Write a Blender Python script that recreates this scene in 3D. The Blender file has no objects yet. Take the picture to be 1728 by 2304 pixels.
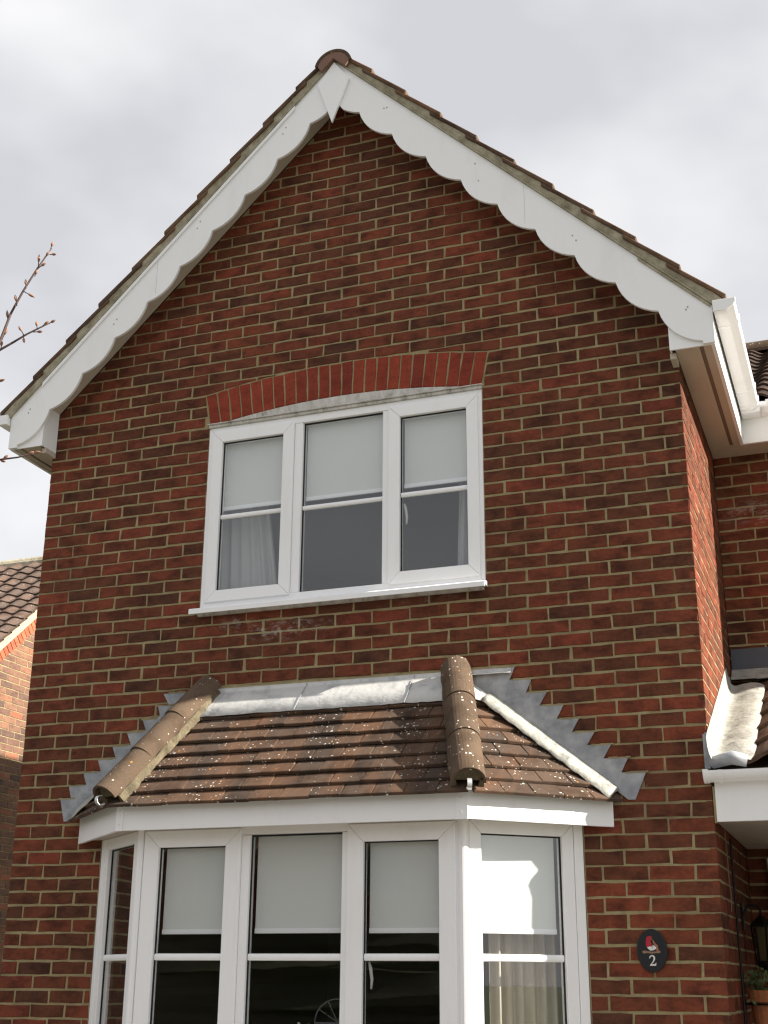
import bpy, bmesh, math, random
from mathutils import Vector, Matrix
random.seed(7)
R_ = math.radians
SC = bpy.context.scene
COL = SC.collection

# ------------------------------------------------------------------ camera
CAM_LOC = Vector((4.7768, -6.5988, 1.6011))
CX = Vector((0.93765815, 0.34749255, 0.00679084))
CY = Vector((-0.11175448, 0.31993919, -0.94082403))   # image down
CZ = Vector((-0.32910199, 0.88141242, 0.33882743))    # forward
FPX = 2918.14
cd = bpy.data.cameras.new('camera'); cam = bpy.data.objects.new('camera', cd); COL.objects.link(cam)
m = Matrix((CX, -CY, -CZ)).transposed().to_4x4(); m.translation = CAM_LOC
cam.matrix_world = m
cd.sensor_fit = 'HORIZONTAL'; cd.sensor_width = 36.0; cd.lens = FPX*36.0/1728.0
cd.clip_start = 0.05; cd.clip_end = 3000
SC.camera = cam
SC.cycles.filter_width = 1.3
SC.render.resolution_x = 768; SC.render.resolution_y = 1024

# ------------------------------------------------------------------ light
SUN_EL, SUN_AZ = 30.0, 1.2          # azimuth measured from +X towards +Y
sd = Vector((math.cos(R_(SUN_EL))*math.cos(R_(SUN_AZ)), math.cos(R_(SUN_EL))*math.sin(R_(SUN_AZ)), math.sin(R_(SUN_EL))))
sl = bpy.data.lights.new('sun', 'SUN'); sl.energy = 5.0; sl.angle = R_(0.55); sl.color = (1.0, 0.93, 0.82)
so = bpy.data.objects.new('sun', sl); COL.objects.link(so)
so.rotation_euler = (-sd).to_track_quat('-Z', 'Y').to_euler(); so.location = (20, 0, 20)

w = bpy.data.worlds.new('World'); SC.world = w; w.use_nodes = True
nt = w.node_tree; N = nt.nodes; L = nt.links
bg = N['Background']; bg.inputs['Strength'].default_value = 0.1
sky = N.new('ShaderNodeTexSky'); sky.sky_type = 'NISHITA'; sky.sun_disc = False
sky.sun_elevation = R_(SUN_EL); sky.sun_rotation = R_(90 - SUN_AZ)
tc = N.new('ShaderNodeTexCoord')
mp = N.new('ShaderNodeMapping'); mp.inputs['Scale'].default_value = (1.0, 1.0, 1.7); mp.inputs['Location'].default_value = (1.9, 0.4, 0.2)
L.new(tc.outputs['Generated'], mp.inputs['Vector'])
nz = N.new('ShaderNodeTexNoise'); nz.inputs['Scale'].default_value = 3.1; nz.inputs['Detail'].default_value = 4.0; nz.inputs['Roughness'].default_value = 0.5
L.new(mp.outputs['Vector'], nz.inputs['Vector'])
cr = N.new('ShaderNodeValToRGB')
cr.color_ramp.elements[0].position = 0.34; cr.color_ramp.elements[0].color = (2.70, 2.71, 2.83, 1)
cr.color_ramp.elements[1].position = 0.62; cr.color_ramp.elements[1].color = (4.0, 3.97, 3.99, 1)
L.new(nz.outputs['Fac'], cr.inputs['Fac'])
mx = N.new('ShaderNodeMix'); mx.data_type = 'RGBA'; mx.inputs['Factor'].default_value = 0.95
L.new(sky.outputs['Color'], mx.inputs['A']); L.new(cr.outputs['Color'], mx.inputs['B'])
L.new(mx.outputs['Result'], bg.inputs['Color'])

SC.view_settings.view_transform = 'Standard'; SC.view_settings.look = 'None'
SC.view_settings.exposure = 1.33; SC.view_settings.gamma = 1.0; SC.view_settings.use_curve_mapping = False

# ------------------------------------------------------------------ materials
MATS = {}
def mat(name, col, rough=0.6, metal=0.0, spec=0.4):
    M = bpy.data.materials.new(name); M.use_nodes = True
    b = M.node_tree.nodes['Principled BSDF']
    b.inputs['Base Color'].default_value = (*col, 1); b.inputs['Roughness'].default_value = rough
    b.inputs['Metallic'].default_value = metal; b.inputs['Specular IOR Level'].default_value = spec
    MATS[name] = M
    return M, M.node_tree, b
def nd(t, kind, **kw):
    n = t.nodes.new(kind)
    for k, v in kw.items():
        if k in n.inputs: n.inputs[k].default_value = v
        else: setattr(n, k, v)
    return n
def ramp(t, stops, fac):
    r = t.nodes.new('ShaderNodeValToRGB'); e = r.color_ramp.elements
    while len(e) < len(stops): e.new(0.5)
    for el, (p, c) in zip(e, stops): el.position = p; el.color = (*c, 1)
    t.links.new(fac, r.inputs['Fac']); return r.outputs['Color']
def mix(t, fac, a, b, mode='MIX'):
    x = t.nodes.new('ShaderNodeMix'); x.data_type = 'RGBA'; x.blend_type = mode
    for s, v in (('Factor', fac), ('A', a), ('B', b)):
        if hasattr(v, 'is_linked') or hasattr(v, 'links'): t.links.new(v, x.inputs[s])
        elif s == 'Factor': x.inputs[0].default_value = v
        else: x.inputs[s].default_value = (*v, 1)
    return x.outputs['Result']
def pos(t): return nd(t, 'ShaderNodeNewGeometry').outputs['Position']
def noise(t, scale, detail=3, rough=0.55, vec=None, stretch=None):
    n = nd(t, 'ShaderNodeTexNoise'); n.inputs['Scale'].default_value = scale
    n.inputs['Detail'].default_value = detail; n.inputs['Roughness'].default_value = rough
    v = vec or pos(t)
    if stretch:
        mpn = nd(t, 'ShaderNodeMapping'); mpn.inputs['Scale'].default_value = stretch
        t.links.new(v, mpn.inputs['Vector']); v = mpn.outputs['Vector']
    t.links.new(v, n.inputs['Vector']); return n.outputs['Fac']
def rng(t, v, a, b, c=0.0, d=1.0):
    r = nd(t, 'ShaderNodeMapRange'); t.links.new(v, r.inputs['Value'])
    for i, x in zip(('From Min', 'From Max', 'To Min', 'To Max'), (a, b, c, d)): r.inputs[i].default_value = x
    return r.outputs['Result']
def bump(t, b, h, strength=0.4, dist=0.004):
    n = nd(t, 'ShaderNodeBump'); n.inputs['Strength'].default_value = strength; n.inputs['Distance'].default_value = dist
    t.links.new(h, n.inputs['Height']); t.links.new(n.outputs['Normal'], b.inputs['Normal'])
def rnd_val(t, seed=0.0):
    """one random number per brick or tile: object random + stored face value"""
    oi = nd(t, 'ShaderNodeObjectInfo'); at = nd(t, 'ShaderNodeAttribute'); at.attribute_name = 'rnd'
    a = nd(t, 'ShaderNodeMath', operation='ADD'); t.links.new(oi.outputs['Random'], a.inputs[0]); t.links.new(at.outputs['Fac'], a.inputs[1])
    b = nd(t, 'ShaderNodeMath', operation='ADD'); t.links.new(a.outputs[0], b.inputs[0]); b.inputs[1].default_value = seed
    wn = nd(t, 'ShaderNodeTexWhiteNoise'); wn.noise_dimensions = '1D'; t.links.new(b.outputs[0], wn.inputs['W'])
    return wn.outputs['Value']

def bloom(t, c):
    """white salt marks on the brickwork at a few spots (under the window, on the recessed wall)"""
    for (cx, cy, cz, rx, rz, k) in ((1.70, 0, 3.495, .36, .075, .75), (1.36, 0, 3.56, .16, .05, .5), (4.35, 1.5, 4.42, .35, .11, .6), (2.55, 0, 3.60, .25, .03, .35)):
        mpn = nd(t, 'ShaderNodeMapping'); mpn.inputs['Location'].default_value = (-cx/rx, -cy/.3, -cz/rz); mpn.inputs['Scale'].default_value = (1/rx, 1/.3, 1/rz)
        t.links.new(pos(t), mpn.inputs['Vector'])
        ln_ = nd(t, 'ShaderNodeVectorMath', operation='LENGTH'); t.links.new(mpn.outputs[0], ln_.inputs[0])
        f = rng(t, ln_.outputs['Value'], 1.0, .3, 0, k)
        g = nd(t, 'ShaderNodeMath', operation='MULTIPLY'); t.links.new(f, g.inputs[0]); t.links.new(rng(t, noise(t, 22, 6, .75, stretch=(.7, 1, 1.6)), .50, .66), g.inputs[1])
        c = mix(t, g.outputs[0], c, (.55, .50, .46))
    return c
def brick_mat(name, stops, blotch, rough=0.85, pale=(0.42, 0.27, 0.17)):
    M, t, b = mat(name, (.2, .08, .05), rough, 0, .25)
    c = ramp(t, stops, rnd_val(t))
    # darker burnt blotches across part of a brick
    n1 = noise(t, 7.5, 4, .6, stretch=(1, 1, 1.5))
    f = rng(t, n1, .44, .68)
    c = mix(t, f, c, mix(t, 1.0, c, blotch, 'MULTIPLY'))
    n2 = noise(t, 60.0, 4, .65)
    c = mix(t, rng(t, n2, .35, .7, .0, .75), c, mix(t, 1.0, c, (1.45, 1.45, 1.35), 'MULTIPLY'))
    c = mix(t, rng(t, noise(t, 21.0, 5, .7, stretch=(.5, .5, 1.4)), .50, .72, 0, .8), c, mix(t, 1.0, c, (.58, .56, .54), 'MULTIPLY'))
    lf = noise(t, .9, 3, .5)
    c = mix(t, rng(t, lf, .3, .7), mix(t, 1.0, c, (.80, .82, .84), 'MULTIPLY'), mix(t, 1.0, c, (1.22, 1.16, 1.10), 'MULTIPLY'))
    # pale chips and scuffs
    n3 = noise(t, 34.0, 5, .72); n4 = noise(t, 3.3, 2, .5)
    ch = nd(t, 'ShaderNodeMath', operation='MULTIPLY'); t.links.new(rng(t, n3, .66, .74), ch.inputs[0]); t.links.new(rng(t, n4, .48, .62), ch.inputs[1])
    sc = nd(t, 'ShaderNodeMath', operation='MULTIPLY'); t.links.new(ch.outputs[0], sc.inputs[0]); sc.inputs[1].default_value = .55
    c = mix(t, sc.outputs[0], c, pale)
    c = bloom(t, c)
    t.links.new(c, b.inputs['Base Color'])
    n5 = noise(t, 110.0, 5, .7, stretch=(.6, .6, 1.3))
    ad = nd(t, 'ShaderNodeMath', operation='ADD'); t.links.new(n5, ad.inputs[0])
    t.links.new(noise(t, 26.0, 3, .6), ad.inputs[1])
    bump(t, b, ad.outputs[0], .75, .006)
    return M
brick_mat('brick', [(0.0, (.092, .036, .021)), (.10, (.112, .039, .021)), (.40, (.134, .041, .021)), (.65, (.156, .043, .022)), (.85, (.174, .046, .024)), (1.0, (.190, .044, .025))], (.42, .43, .46))
brick_mat('arch_brick', [(0, (.19, .034, .022)), (.5, (.245, .042, .024)), (1, (.29, .055, .028))], (.78, .74, .74))
brick_mat('pale_brick', [(0, (.10, .065, .055)), (.3, (.17, .095, .07)), (.75, (.22, .12, .08)), (1, (.28, .11, .065))], (.75, .75, .8))
brick_mat('orange_brick', [(0, (.30, .085, .05)), (1, (.42, .13, .07))], (.85, .8, .8))

M, t, b = mat('mortar', (.27, .22, .13), .95, 0, .1)
c = ramp(t, [(.25, (.24, .195, .102)), (.5, (.345, .285, .158)), (.8, (.45, .38, .225))], noise(t, 14, 5, .65))
c = mix(t, rng(t, noise(t, 2.2, 3), .48, .7, 0, .6), c, (.17, .135, .085))
c = bloom(t, c); t.links.new(c, b.inputs['Base Color']); bump(t, b, noise(t, 90, 5, .7), .8, .006)
M, t, b = mat('verge_mortar', (.3, .26, .17), .95, 0, .1)
c = ramp(t, [(.3, (.22, .195, .135)), (.5, (.40, .36, .265)), (.75, (.58, .535, .42))], noise(t, 11, 5, .7))
t.links.new(c, b.inputs['Base Color']); bump(t, b, noise(t, 60, 5, .7), 1.0, .01)

M, t, b = mat('white_plastic', (.76, .75, .76), .34, 0, .45)
c = mix(t, rng(t, noise(t, 5.0, 5, .7, stretch=(1, 1, .25)), .52, .8, 0, .35), (.915, .92, .935), (.72, .70, .66))
c = mix(t, rng(t, noise(t, 120, 2), .74, .80, 0, .35), c, (.30, .28, .26))
t.links.new(c, b.inputs['Base Color'])
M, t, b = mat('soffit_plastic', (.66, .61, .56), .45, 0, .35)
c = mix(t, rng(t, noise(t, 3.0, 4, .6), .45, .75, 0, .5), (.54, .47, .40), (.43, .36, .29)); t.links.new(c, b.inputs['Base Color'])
M, t, b = mat('dirty_white', (.6, .58, .54), .6, 0, .3)
c = ramp(t, [(.38, (.66, .64, .61)), (.55, (.50, .48, .44)), (.68, (.20, .19, .16))], noise(t, 16, 6, .75, stretch=(1, 1, .45)))
t.links.new(c, b.inputs['Base Color']); bump(t, b, noise(t, 70, 4), .3, .003)
mat('vent_strip', (.20, .14, .11), .7)
mat('gasket', (.012, .012, .013), .6)
mat('handle_white', (.72, .71, .70), .35)

def tile_mat(name, stops, lichen=.6, fine=.7, dark=(.62, .58, .56), streak=False):
    M, t, b = mat(name, (.2, .1, .07), .95, 0, .1)
    c = ramp(t, stops, rnd_val(t, .37))
    c = mix(t, rng(t, noise(t, 7.0, 4, .6), .46, .66), c, mix(t, 1.0, c, dark, 'MULTIPLY'))
    if streak: c = mix(t, rng(t, noise(t, 3.2, 3, .6, stretch=(2.2, .35, .35)), .50, .72, 0, .65), c, (.175, .094, .056))
    c = mix(t, rng(t, noise(t, 90, 4, .7), .3, .8, 0, .5), c, mix(t, 1.0, c, (1.5, 1.45, 1.4), 'MULTIPLY'))
    v = nd(t, 'ShaderNodeTexVoronoi'); v.inputs['Scale'].default_value = 48.0; v.inputs['Randomness'].default_value = 1.0
    wob = noise(t, 60, 3)
    vm = nd(t, 'ShaderNodeVectorMath', operation='SCALE'); 
    nv = nd(t, 'ShaderNodeTexNoise'); nv.inputs['Scale'].default_value = 80; t.links.new(pos(t), nv.inputs['Vector'])
    t.links.new(nv.outputs['Color'], vm.inputs[0]); vm.inputs['Scale'].default_value = .014
    va = nd(t, 'ShaderNodeVectorMath', operation='ADD'); t.links.new(pos(t), va.inputs[0]); t.links.new(vm.outputs[0], va.inputs[1])
    t.links.new(va.outputs[0], v.inputs['Vector'])
    sp = nd(t, 'ShaderNodeSeparateColor'); t.links.new(v.outputs['Color'], sp.inputs[0])
    big = rng(t, noise(t, 4.5, 2), .35, .60, .05, .36)
    rad = nd(t, 'ShaderNodeMath', operation='MULTIPLY'); t.links.new(sp.outputs[0], rad.inputs[0]); t.links.new(big, rad.inputs[1])
    lt = nd(t, 'ShaderNodeMath', operation='LESS_THAN'); t.links.new(v.outputs['Distance'], lt.inputs[0]); t.links.new(rad.outputs[0], lt.inputs[1])
    gt = nd(t, 'ShaderNodeMath', operation='GREATER_THAN'); t.links.new(sp.outputs[1], gt.inputs[0]); gt.inputs[1].default_value = 1 - lichen
    mu = nd(t, 'ShaderNodeMath', operation='MULTIPLY'); t.links.new(lt.outputs[0], mu.inputs[0]); t.links.new(gt.outputs[0], mu.inputs[1])
    lich = ramp(t, [(0, (.62, .60, .54)), (.9, (.55, .53, .47)), (.93, (.50, .25, .05)), (1, (.55, .28, .06))], sp.outputs[2])
    c = mix(t, mu.outputs[0], c, lich)
    t.links.new(c, b.inputs['Base Color'])
    bump(t, b, noise(t, 110, 5, .75), .9, .007)
    return M
tile_mat('roof_tile', [(0, (.070, .052, .042)), (.5, (.088, .063, .049)), (.85, (.104, .071, .052)), (1, (.13, .080, .054))], .85, streak=True)
tile_mat('ridge_tile', [(0, (.100, .072, .052)), (1, (.120, .085, .060))], .5, dark=(.7, .68, .66))
tile_mat('concrete_tile', [(0, (.105, .070, .052)), (.5, (.145, .095, .066)), (1, (.19, .115, .075))], .18)
tile_mat('neighbour_tile', [(0, (.105, .080, .068)), (.5, (.13, .096, .08)), (1, (.15, .105, .084))], .25)
tile_mat('dark_tile', [(0, (.045, .032, .027)), (1, (.07, .048, .038))], .1)

M, t, b = mat('lead', (.34, .36, .385), .55, .12, .45)
c = ramp(t, [(.30, (.19, .203, .225)), (.5, (.31, .325, .35)), (.72, (.46, .47, .485))], noise(t, 7.5, 5, .65))
t.links.new(c, b.inputs['Base Color'])
t.links.new(rng(t, noise(t, 12, 4), .3, .7, .42, .68), b.inputs['Roughness'])
bump(t, b, noise(t, 9, 4, .6), .25, .012)
M, t, b = mat('sunlit_lead', (.6, .6, .58), .55, .1, .4)  # paler copy of lead, sunlight put into the colour
c = ramp(t, [(.30, (.34, .35, .36)), (.48, (.53, .53, .52)), (.75, (.62, .615, .59))], noise(t, 9, 6, .7)); t.links.new(c, b.inputs['Base Color'])
bump(t, b, noise(t, 16, 4, .6), .4, .012)
M, t, b = mat('worn_lead', (.4, .4, .36), .6, .05, .3)
c = ramp(t, [(.30, (.17, .17, .165)), (.46, (.34, .335, .30)), (.75, (.46, .45, .405))], noise(t, 13, 6, .7)); t.links.new(c, b.inputs['Base Color'])
bump(t, b, noise(t, 22, 4, .6), .6, .015)
mat('lead_dark', (.085, .095, .115), .55, .2)

# glass: clear pane with fresnel reflection
M = bpy.data.materials.new('glass'); M.use_nodes = True; t = M.node_tree; MATS['glass'] = M
for n in list(t.nodes):
    if n.type == 'BSDF_PRINCIPLED': t.nodes.remove(n)
out = t.nodes['Material Output']
fr = nd(t, 'ShaderNodeLayerWeight'); fr.inputs['Blend'].default_value = .5          # Schlick curve, the same for both faces of the pane
pw = nd(t, 'ShaderNodeMath', operation='POWER'); pw.inputs[1].default_value = 4.6; t.links.new(fr.outputs['Facing'], pw.inputs[0])
mu = nd(t, 'ShaderNodeMath', operation='MULTIPLY_ADD', use_clamp=True); mu.inputs[1].default_value = .93; mu.inputs[2].default_value = .055; t.links.new(pw.outputs[0], mu.inputs[0])
tr = nd(t, 'ShaderNodeBsdfTransparent'); tr.inputs['Color'].default_value = (.955, .965, .965, 1)
gl = nd(t, 'ShaderNodeBsdfGlossy'); gl.inputs['Roughness'].default_value = .012; gl.inputs['Color'].default_value = (.95, .97, 1, 1)
ms = nd(t, 'ShaderNodeMixShader'); t.links.new(mu.outputs[0], ms.inputs[0]); t.links.new(tr.outputs[0], ms.inputs[1]); t.links.new(gl.outputs[0], ms.inputs[2])
bn = nd(t, 'ShaderNodeBump'); bn.inputs['Strength'].default_value = .05; bn.inputs['Distance'].default_value = .01
t.links.new(noise(t, 2.5, 2), bn.inputs['Height']); t.links.new(bn.outputs[0], gl.inputs['Normal'])
t.links.new(ms.outputs[0], out.inputs['Surface'])

M, t, b = mat('blind_fabric', (.70, .73, .70), .9, 0, .1)
c = mix(t, rng(t, noise(t, 400, 2), .3, .7, 0, .4), (.75, .76, .74), (.68, .69, .67)); t.links.new(c, b.inputs['Base Color'])
M, t, b = mat('curtain_fabric', (.50, .44, .36), .95, 0, .05)
c = mix(t, rng(t, noise(t, 30, 3, stretch=(1, 1, .1)), .35, .65), (.52, .46, .38), (.40, .34, .27)); t.links.new(c, b.inputs['Base Color'])
mat('sheer_fabric', (.42, .42, .42), .95)
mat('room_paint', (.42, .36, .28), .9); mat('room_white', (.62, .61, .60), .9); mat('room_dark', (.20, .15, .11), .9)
M, t, b = mat('slate', (.010, .011, .014), .5); bump(t, b, noise(t, 60, 4), .3, .003)
mat('paint_red', (.42, .015, .03), .5); mat('paint_white', (.72, .70, .68), .5); mat('paint_brown', (.30, .13, .07), .5); mat('paint_twig', (.26, .16, .10), .5); mat('paint_grey', (.10, .11, .115), .5); mat('paint_black', (.015, .015, .015), .5)
mat('black_metal', (.015, .015, .016), .4, .6); mat('lamp_glass', (.08, .065, .03), .2)
M, t, b = mat('terracotta', (.36, .13, .05), .8); c = mix(t, rng(t, noise(t, 25, 4), .4, .7), (.40, .145, .055), (.26, .10, .05)); t.links.new(c, b.inputs['Base Color'])
mat('nail_grey', (.34, .32, .30), .6); mat('cream_board', (.40, .345, .24), .8); (lambda M, t, b: (t.links.new(ramp(t, [(.3, (.07, .057, .036)), (.5, (.13, .106, .066)), (.75, (.20, .168, .108))], noise(t, 18, 5, .7)), b.inputs['Base Color']), bump(t, b, noise(t, 50, 5, .7), 1.0, .01)))(*mat('hip_bedding', (.2, .17, .1), .95)); mat('ridge_mortar', (.215, .125, .095), .9); mat('leaf', (.065, .10, .035), .6); mat('galvanised', (.62, .63, .64), .35, .6)
M, t, b = mat('bark', (.075, .040, .038), .7); c = mix(t, rng(t, noise(t, 60, 4), .4, .65), (.050, .028, .028), (.085, .055, .048)); t.links.new(c, b.inputs['Base Color'])
mat('bud', (.27, .14, .09), .7)
M, t, b = mat('cable', (.20, .16, .12), .6)
M, t, b = mat('paving', (.30, .27, .24), .9)
bt = nd(t, 'ShaderNodeTexBrick'); bt.inputs['Scale'].default_value = 1.0; bt.inputs['Color1'].default_value = (.17, .155, .135, 1); bt.inputs['Color2'].default_value = (.13, .12, .105, 1); bt.inputs['Mortar'].default_value = (.08, .07, .06, 1); bt.inputs['Mortar Size'].default_value = .012
t.links.new(pos(t), bt.inputs['Vector']); t.links.new(bt.outputs['Color'], b.inputs['Base Color'])
M, t, b = mat('lawn', (.06, .09, .025), .95); c = ramp(t, [(.3, (.04, .06, .018)), (.7, (.09, .115, .04))], noise(t, 8, 5)); t.links.new(c, b.inputs['Base Color'])
M, t, b = mat('asphalt', (.05, .05, .052), .9); c = ramp(t, [(.3, (.035, .035, .037)), (.7, (.065, .064, .062))], noise(t, 30, 5)); t.links.new(c, b.inputs['Base Color'])
mat('kerb_stone', (.32, .31, .29), .9)
M, t, b = mat('hedge_leaf', (.03, .05, .02), .8); c = ramp(t, [(.3, (.03, .034, .02)), (.7, (.085, .085, .05))], noise(t, 14, 5)); t.links.new(c, b.inputs['Base Color'])
mat('dark_window', (.02, .022, .025), .1)

# ------------------------------------------------------------------ mesh helpers
class MB:
    def __init__(s): s.v = []; s.f = []; s.r = []
    def add(s, vs, fs, r=0.0):
        o = len(s.v); s.v += [tuple(x) for x in vs]
        for f in fs: s.f.append(tuple(i+o for i in f)); s.r.append(r)
    def mesh(s, name):
        me = bpy.data.meshes.new(name); me.from_pydata(s.v, [], s.f); me.update()
        if any(s.r):
            a = me.attributes.new('rnd', 'FLOAT', 'FACE'); a.data.foreach_set('value', s.r)
        return me
class Fr:
    """local frame: origin, u, v, n (n = outwards)"""
    def __init__(s, O, U, V, Nn): s.O, s.U, s.V, s.N = Vector(O), Vector(U).normalized(), Vector(V).normalized(), Vector(Nn).normalized()
    def p(s, u, v, n=0.0): return s.O + s.U*u + s.V*v + s.N*n
FRONT = Fr((0, 0, 0), (1, 0, 0), (0, 0, 1), (0, -1, 0))
def fbox(mb, fr, u0, u1, v0, v1, n0, n1, r=0.0):
    P = [fr.p(u, v, n) for n in (n0, n1) for u, v in ((u0, v0), (u1, v0), (u1, v1), (u0, v1))]
    F = [(3, 2, 1, 0), (4, 5, 6, 7), (0, 1, 5, 4), (1, 2, 6, 5), (2, 3, 7, 6), (3, 0, 4, 7)]
    if fr.U.cross(fr.V).dot(fr.N) < 0: F = [f[::-1] for f in F]
    mb.add(P, F, r)
def fprism(mb, fr, poly, n0, n1, r=0.0):
    k = len(poly); P = [fr.p(u, v, n0) for u, v in poly] + [fr.p(u, v, n1) for u, v in poly]
    F = [tuple(range(k))[::-1], tuple(range(k, 2*k))] + [(i, (i+1) % k, k+(i+1) % k, k+i) for i in range(k)]
    a = sum(poly[i][0]*poly[(i+1) % k][1]-poly[(i+1) % k][0]*poly[i][1] for i in range(k))
    if (a < 0) != (fr.U.cross(fr.V).dot(fr.N) < 0): F = [f[::-1] for f in F]
    mb.add(P, F, r)
def mitred(mb, fr, u0, u1, v0, v1, wd, n0, n1, sides='lrtb', wb=None):
    g = .0006; wb = wb or wd
    a, b2, c2, d2 = u0+wd, u1-wd, v0+wb, v1-wd
    if 'b' in sides: fprism(mb, fr, [(u0+g, v0), (u1-g, v0), (b2-g, c2), (a+g, c2)], n0, n1)
    if 't' in sides: fprism(mb, fr, [(a+g, d2), (b2-g, d2), (u1-g, v1), (u0+g, v1)], n0, n1)
    if 'l' in sides: fprism(mb, fr, [(u0, v0+g), (a, c2+g), (a, d2-g), (u0, v1-g)], n0, n1)
    if 'r' in sides: fprism(mb, fr, [(b2, c2+g), (u1, v0+g), (u1, v1-g), (b2, d2-g)], n0, n1)
def tube(mb, pts, rads, seg=8, cap=True):
    pts = [Vector(p) for p in pts]; rings = []
    for i, p in enumerate(pts):
        d = (pts[min(i+1, len(pts)-1)]-pts[max(i-1, 0)]).normalized()
        a = d.orthogonal().normalized() if i == 0 else (rings[-1][1]-d*rings[-1][1].dot(d)).normalized()
        rings.append((p, a, d.cross(a)))
    V = []; F = []
    for (p, a, b2), r in zip(rings, rads if hasattr(rads, '__len__') else [rads]*len(pts)):
        V += [p+(a*math.cos(2*math.pi*k/seg)+b2*math.sin(2*math.pi*k/seg))*r for k in range(seg)]
    for i in range(len(pts)-1):
        F += [(i*seg+k, i*seg+(k+1) % seg, (i+1)*seg+(k+1) % seg, (i+1)*seg+k) for k in range(seg)]
    if cap: F += [tuple(range(seg))[::-1], tuple(range((len(pts)-1)*seg, len(pts)*seg))]
    mb.add(V, F)
def sweep(mb, prof, A, B, U, V, closed=True):
    """sweep 2-D profile (list of (u,v)) from A to B"""
    A, B, U, V = map(Vector, (A, B, U, V)); k = len(prof)
    P = [A+U*u+V*v for u, v in prof]+[B+U*u+V*v for u, v in prof]
    F = [(i, (i+1) % k, k+(i+1) % k, k+i) for i in range(k)]+[tuple(range(k))[::-1], tuple(range(k, 2*k))]
    mb.add(P, F)
def clip(poly, a, b2, c2):
    """keep a*u+b*v <= c"""
    o = []
    for i in range(len(poly)):
        p, q = poly[i], poly[(i+1) % len(poly)]
        dp, dq = a*p[0]+b2*p[1]-c2, a*q[0]+b2*q[1]-c2
        if dp <= 0: o.append(p)
        if (dp < 0 < dq) or (dq < 0 < dp):
            k = dp/(dp-dq); o.append((p[0]+(q[0]-p[0])*k, p[1]+(q[1]-p[1])*k))
    return o
def area(poly): return abs(sum(poly[i][0]*poly[(i+1) % len(poly)][1]-poly[(i+1) % len(poly)][0]*poly[i][1] for i in range(len(poly))))/2 if len(poly) > 2 else 0

BASE = {}
def empty(name, loc, label=None, cat=None, group=None):
    o = bpy.data.objects.new(name, None); COL.objects.link(o); o.location = loc; o.empty_display_size = .2
    BASE[o.name] = Vector(loc)
    if label: o['label'] = label; o['category'] = cat
    if group: o['group'] = group
    return o
def obj(name, me, mt, parent=None, smooth=False, bevel=0, loc=None, stuff=False):
    """geometry is given in world coordinates; the parent's place is taken out again"""
    if isinstance(me, MB): me = me.mesh(name)
    if mt and not me.materials: me.materials.append(MATS[mt])
    o = bpy.data.objects.new(name, me); COL.objects.link(o)
    if parent is not None:
        o.parent = parent; o.matrix_parent_inverse = Matrix.Translation(-BASE.get(parent.name, Vector()))
        BASE[o.name] = Vector(loc or (0, 0, 0)) if False else Vector()
    if loc is not None: o.location = loc
    if smooth:
        for p in me.polygons: p.use_smooth = True
    if bevel:
        bm_ = o.modifiers.new('bevel', 'BEVEL'); bm_.width = bevel; bm_.segments = 2; bm_.limit_method = 'ANGLE'; bm_.angle_limit = R_(35)
    if stuff: o['kind'] = 'stuff'
    return o
def struct(name, mb, mt):
    o = obj(name, mb, mt); o['kind'] = 'structure'; return o
def proj(p):
    d = Vector(p)-CAM_LOC; z = d.dot(CZ)
    if z < .1: return None
    return (FPX*d.dot(CX)/z+864, FPX*d.dot(CY)/z+1152)

# ------------------------------------------------------------------ bricks
def piece(mb, fr, poly, depth, proud=0.0, jit=.0026, inset=.003, r=0.0, seed=None, sub=.06):
    """one brick-like piece: uneven outline, eased edge, face plane slightly tilted"""
    rg = random.Random(seed); ring = []
    k = len(poly)
    for i in range(k):
        p, q = poly[i], poly[(i+1) % k]; ln = math.hypot(q[0]-p[0], q[1]-p[1]); n = max(1, min(4, int(ln/sub)))
        for j in range(n):
            f = j/n; ring.append((p[0]+(q[0]-p[0])*f+rg.uniform(-jit, jit), p[1]+(q[1]-p[1])*f+rg.uniform(-jit, jit)))
    cx = sum(p[0] for p in ring)/len(ring); cy = sum(p[1] for p in ring)/len(ring); n = len(ring)
    tu, tv = rg.uniform(-.008, .008), rg.uniform(-.02, .02)
    def ins(p):
        d = math.hypot(p[0]-cx, p[1]-cy) or 1; return (p[0]-(p[0]-cx)/d*inset*1.2, p[1]-(p[1]-cy)/d*inset*1.2)
    inn = [ins(p) for p in ring]
    nf = lambda p: proud+(p[0]-cx)*tu+(p[1]-cy)*tv+rg.uniform(-.0008, .0008)
    V = [fr.p(p[0], p[1], -depth) for p in ring]+[fr.p(p[0], p[1], nf(p)-inset) for p in ring]+[fr.p(p[0], p[1], nf(p)) for p in inn]+[fr.p(cx, cy, proud)]
    F = []
    for i in range(n):
        j = (i+1) % n; F += [(i, j, n+j, n+i), (n+i, n+j, 2*n+j, 2*n+i), (2*n+i, 2*n+j, 3*n)]
    if (sum(ring[i][0]*ring[(i+1) % n][1]-ring[(i+1) % n][0]*ring[i][1] for i in range(n)) < 0) != (fr.U.cross(fr.V).dot(fr.N) < 0): F = [f[::-1] for f in F]
    mb.add(V, F, r)

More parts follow.
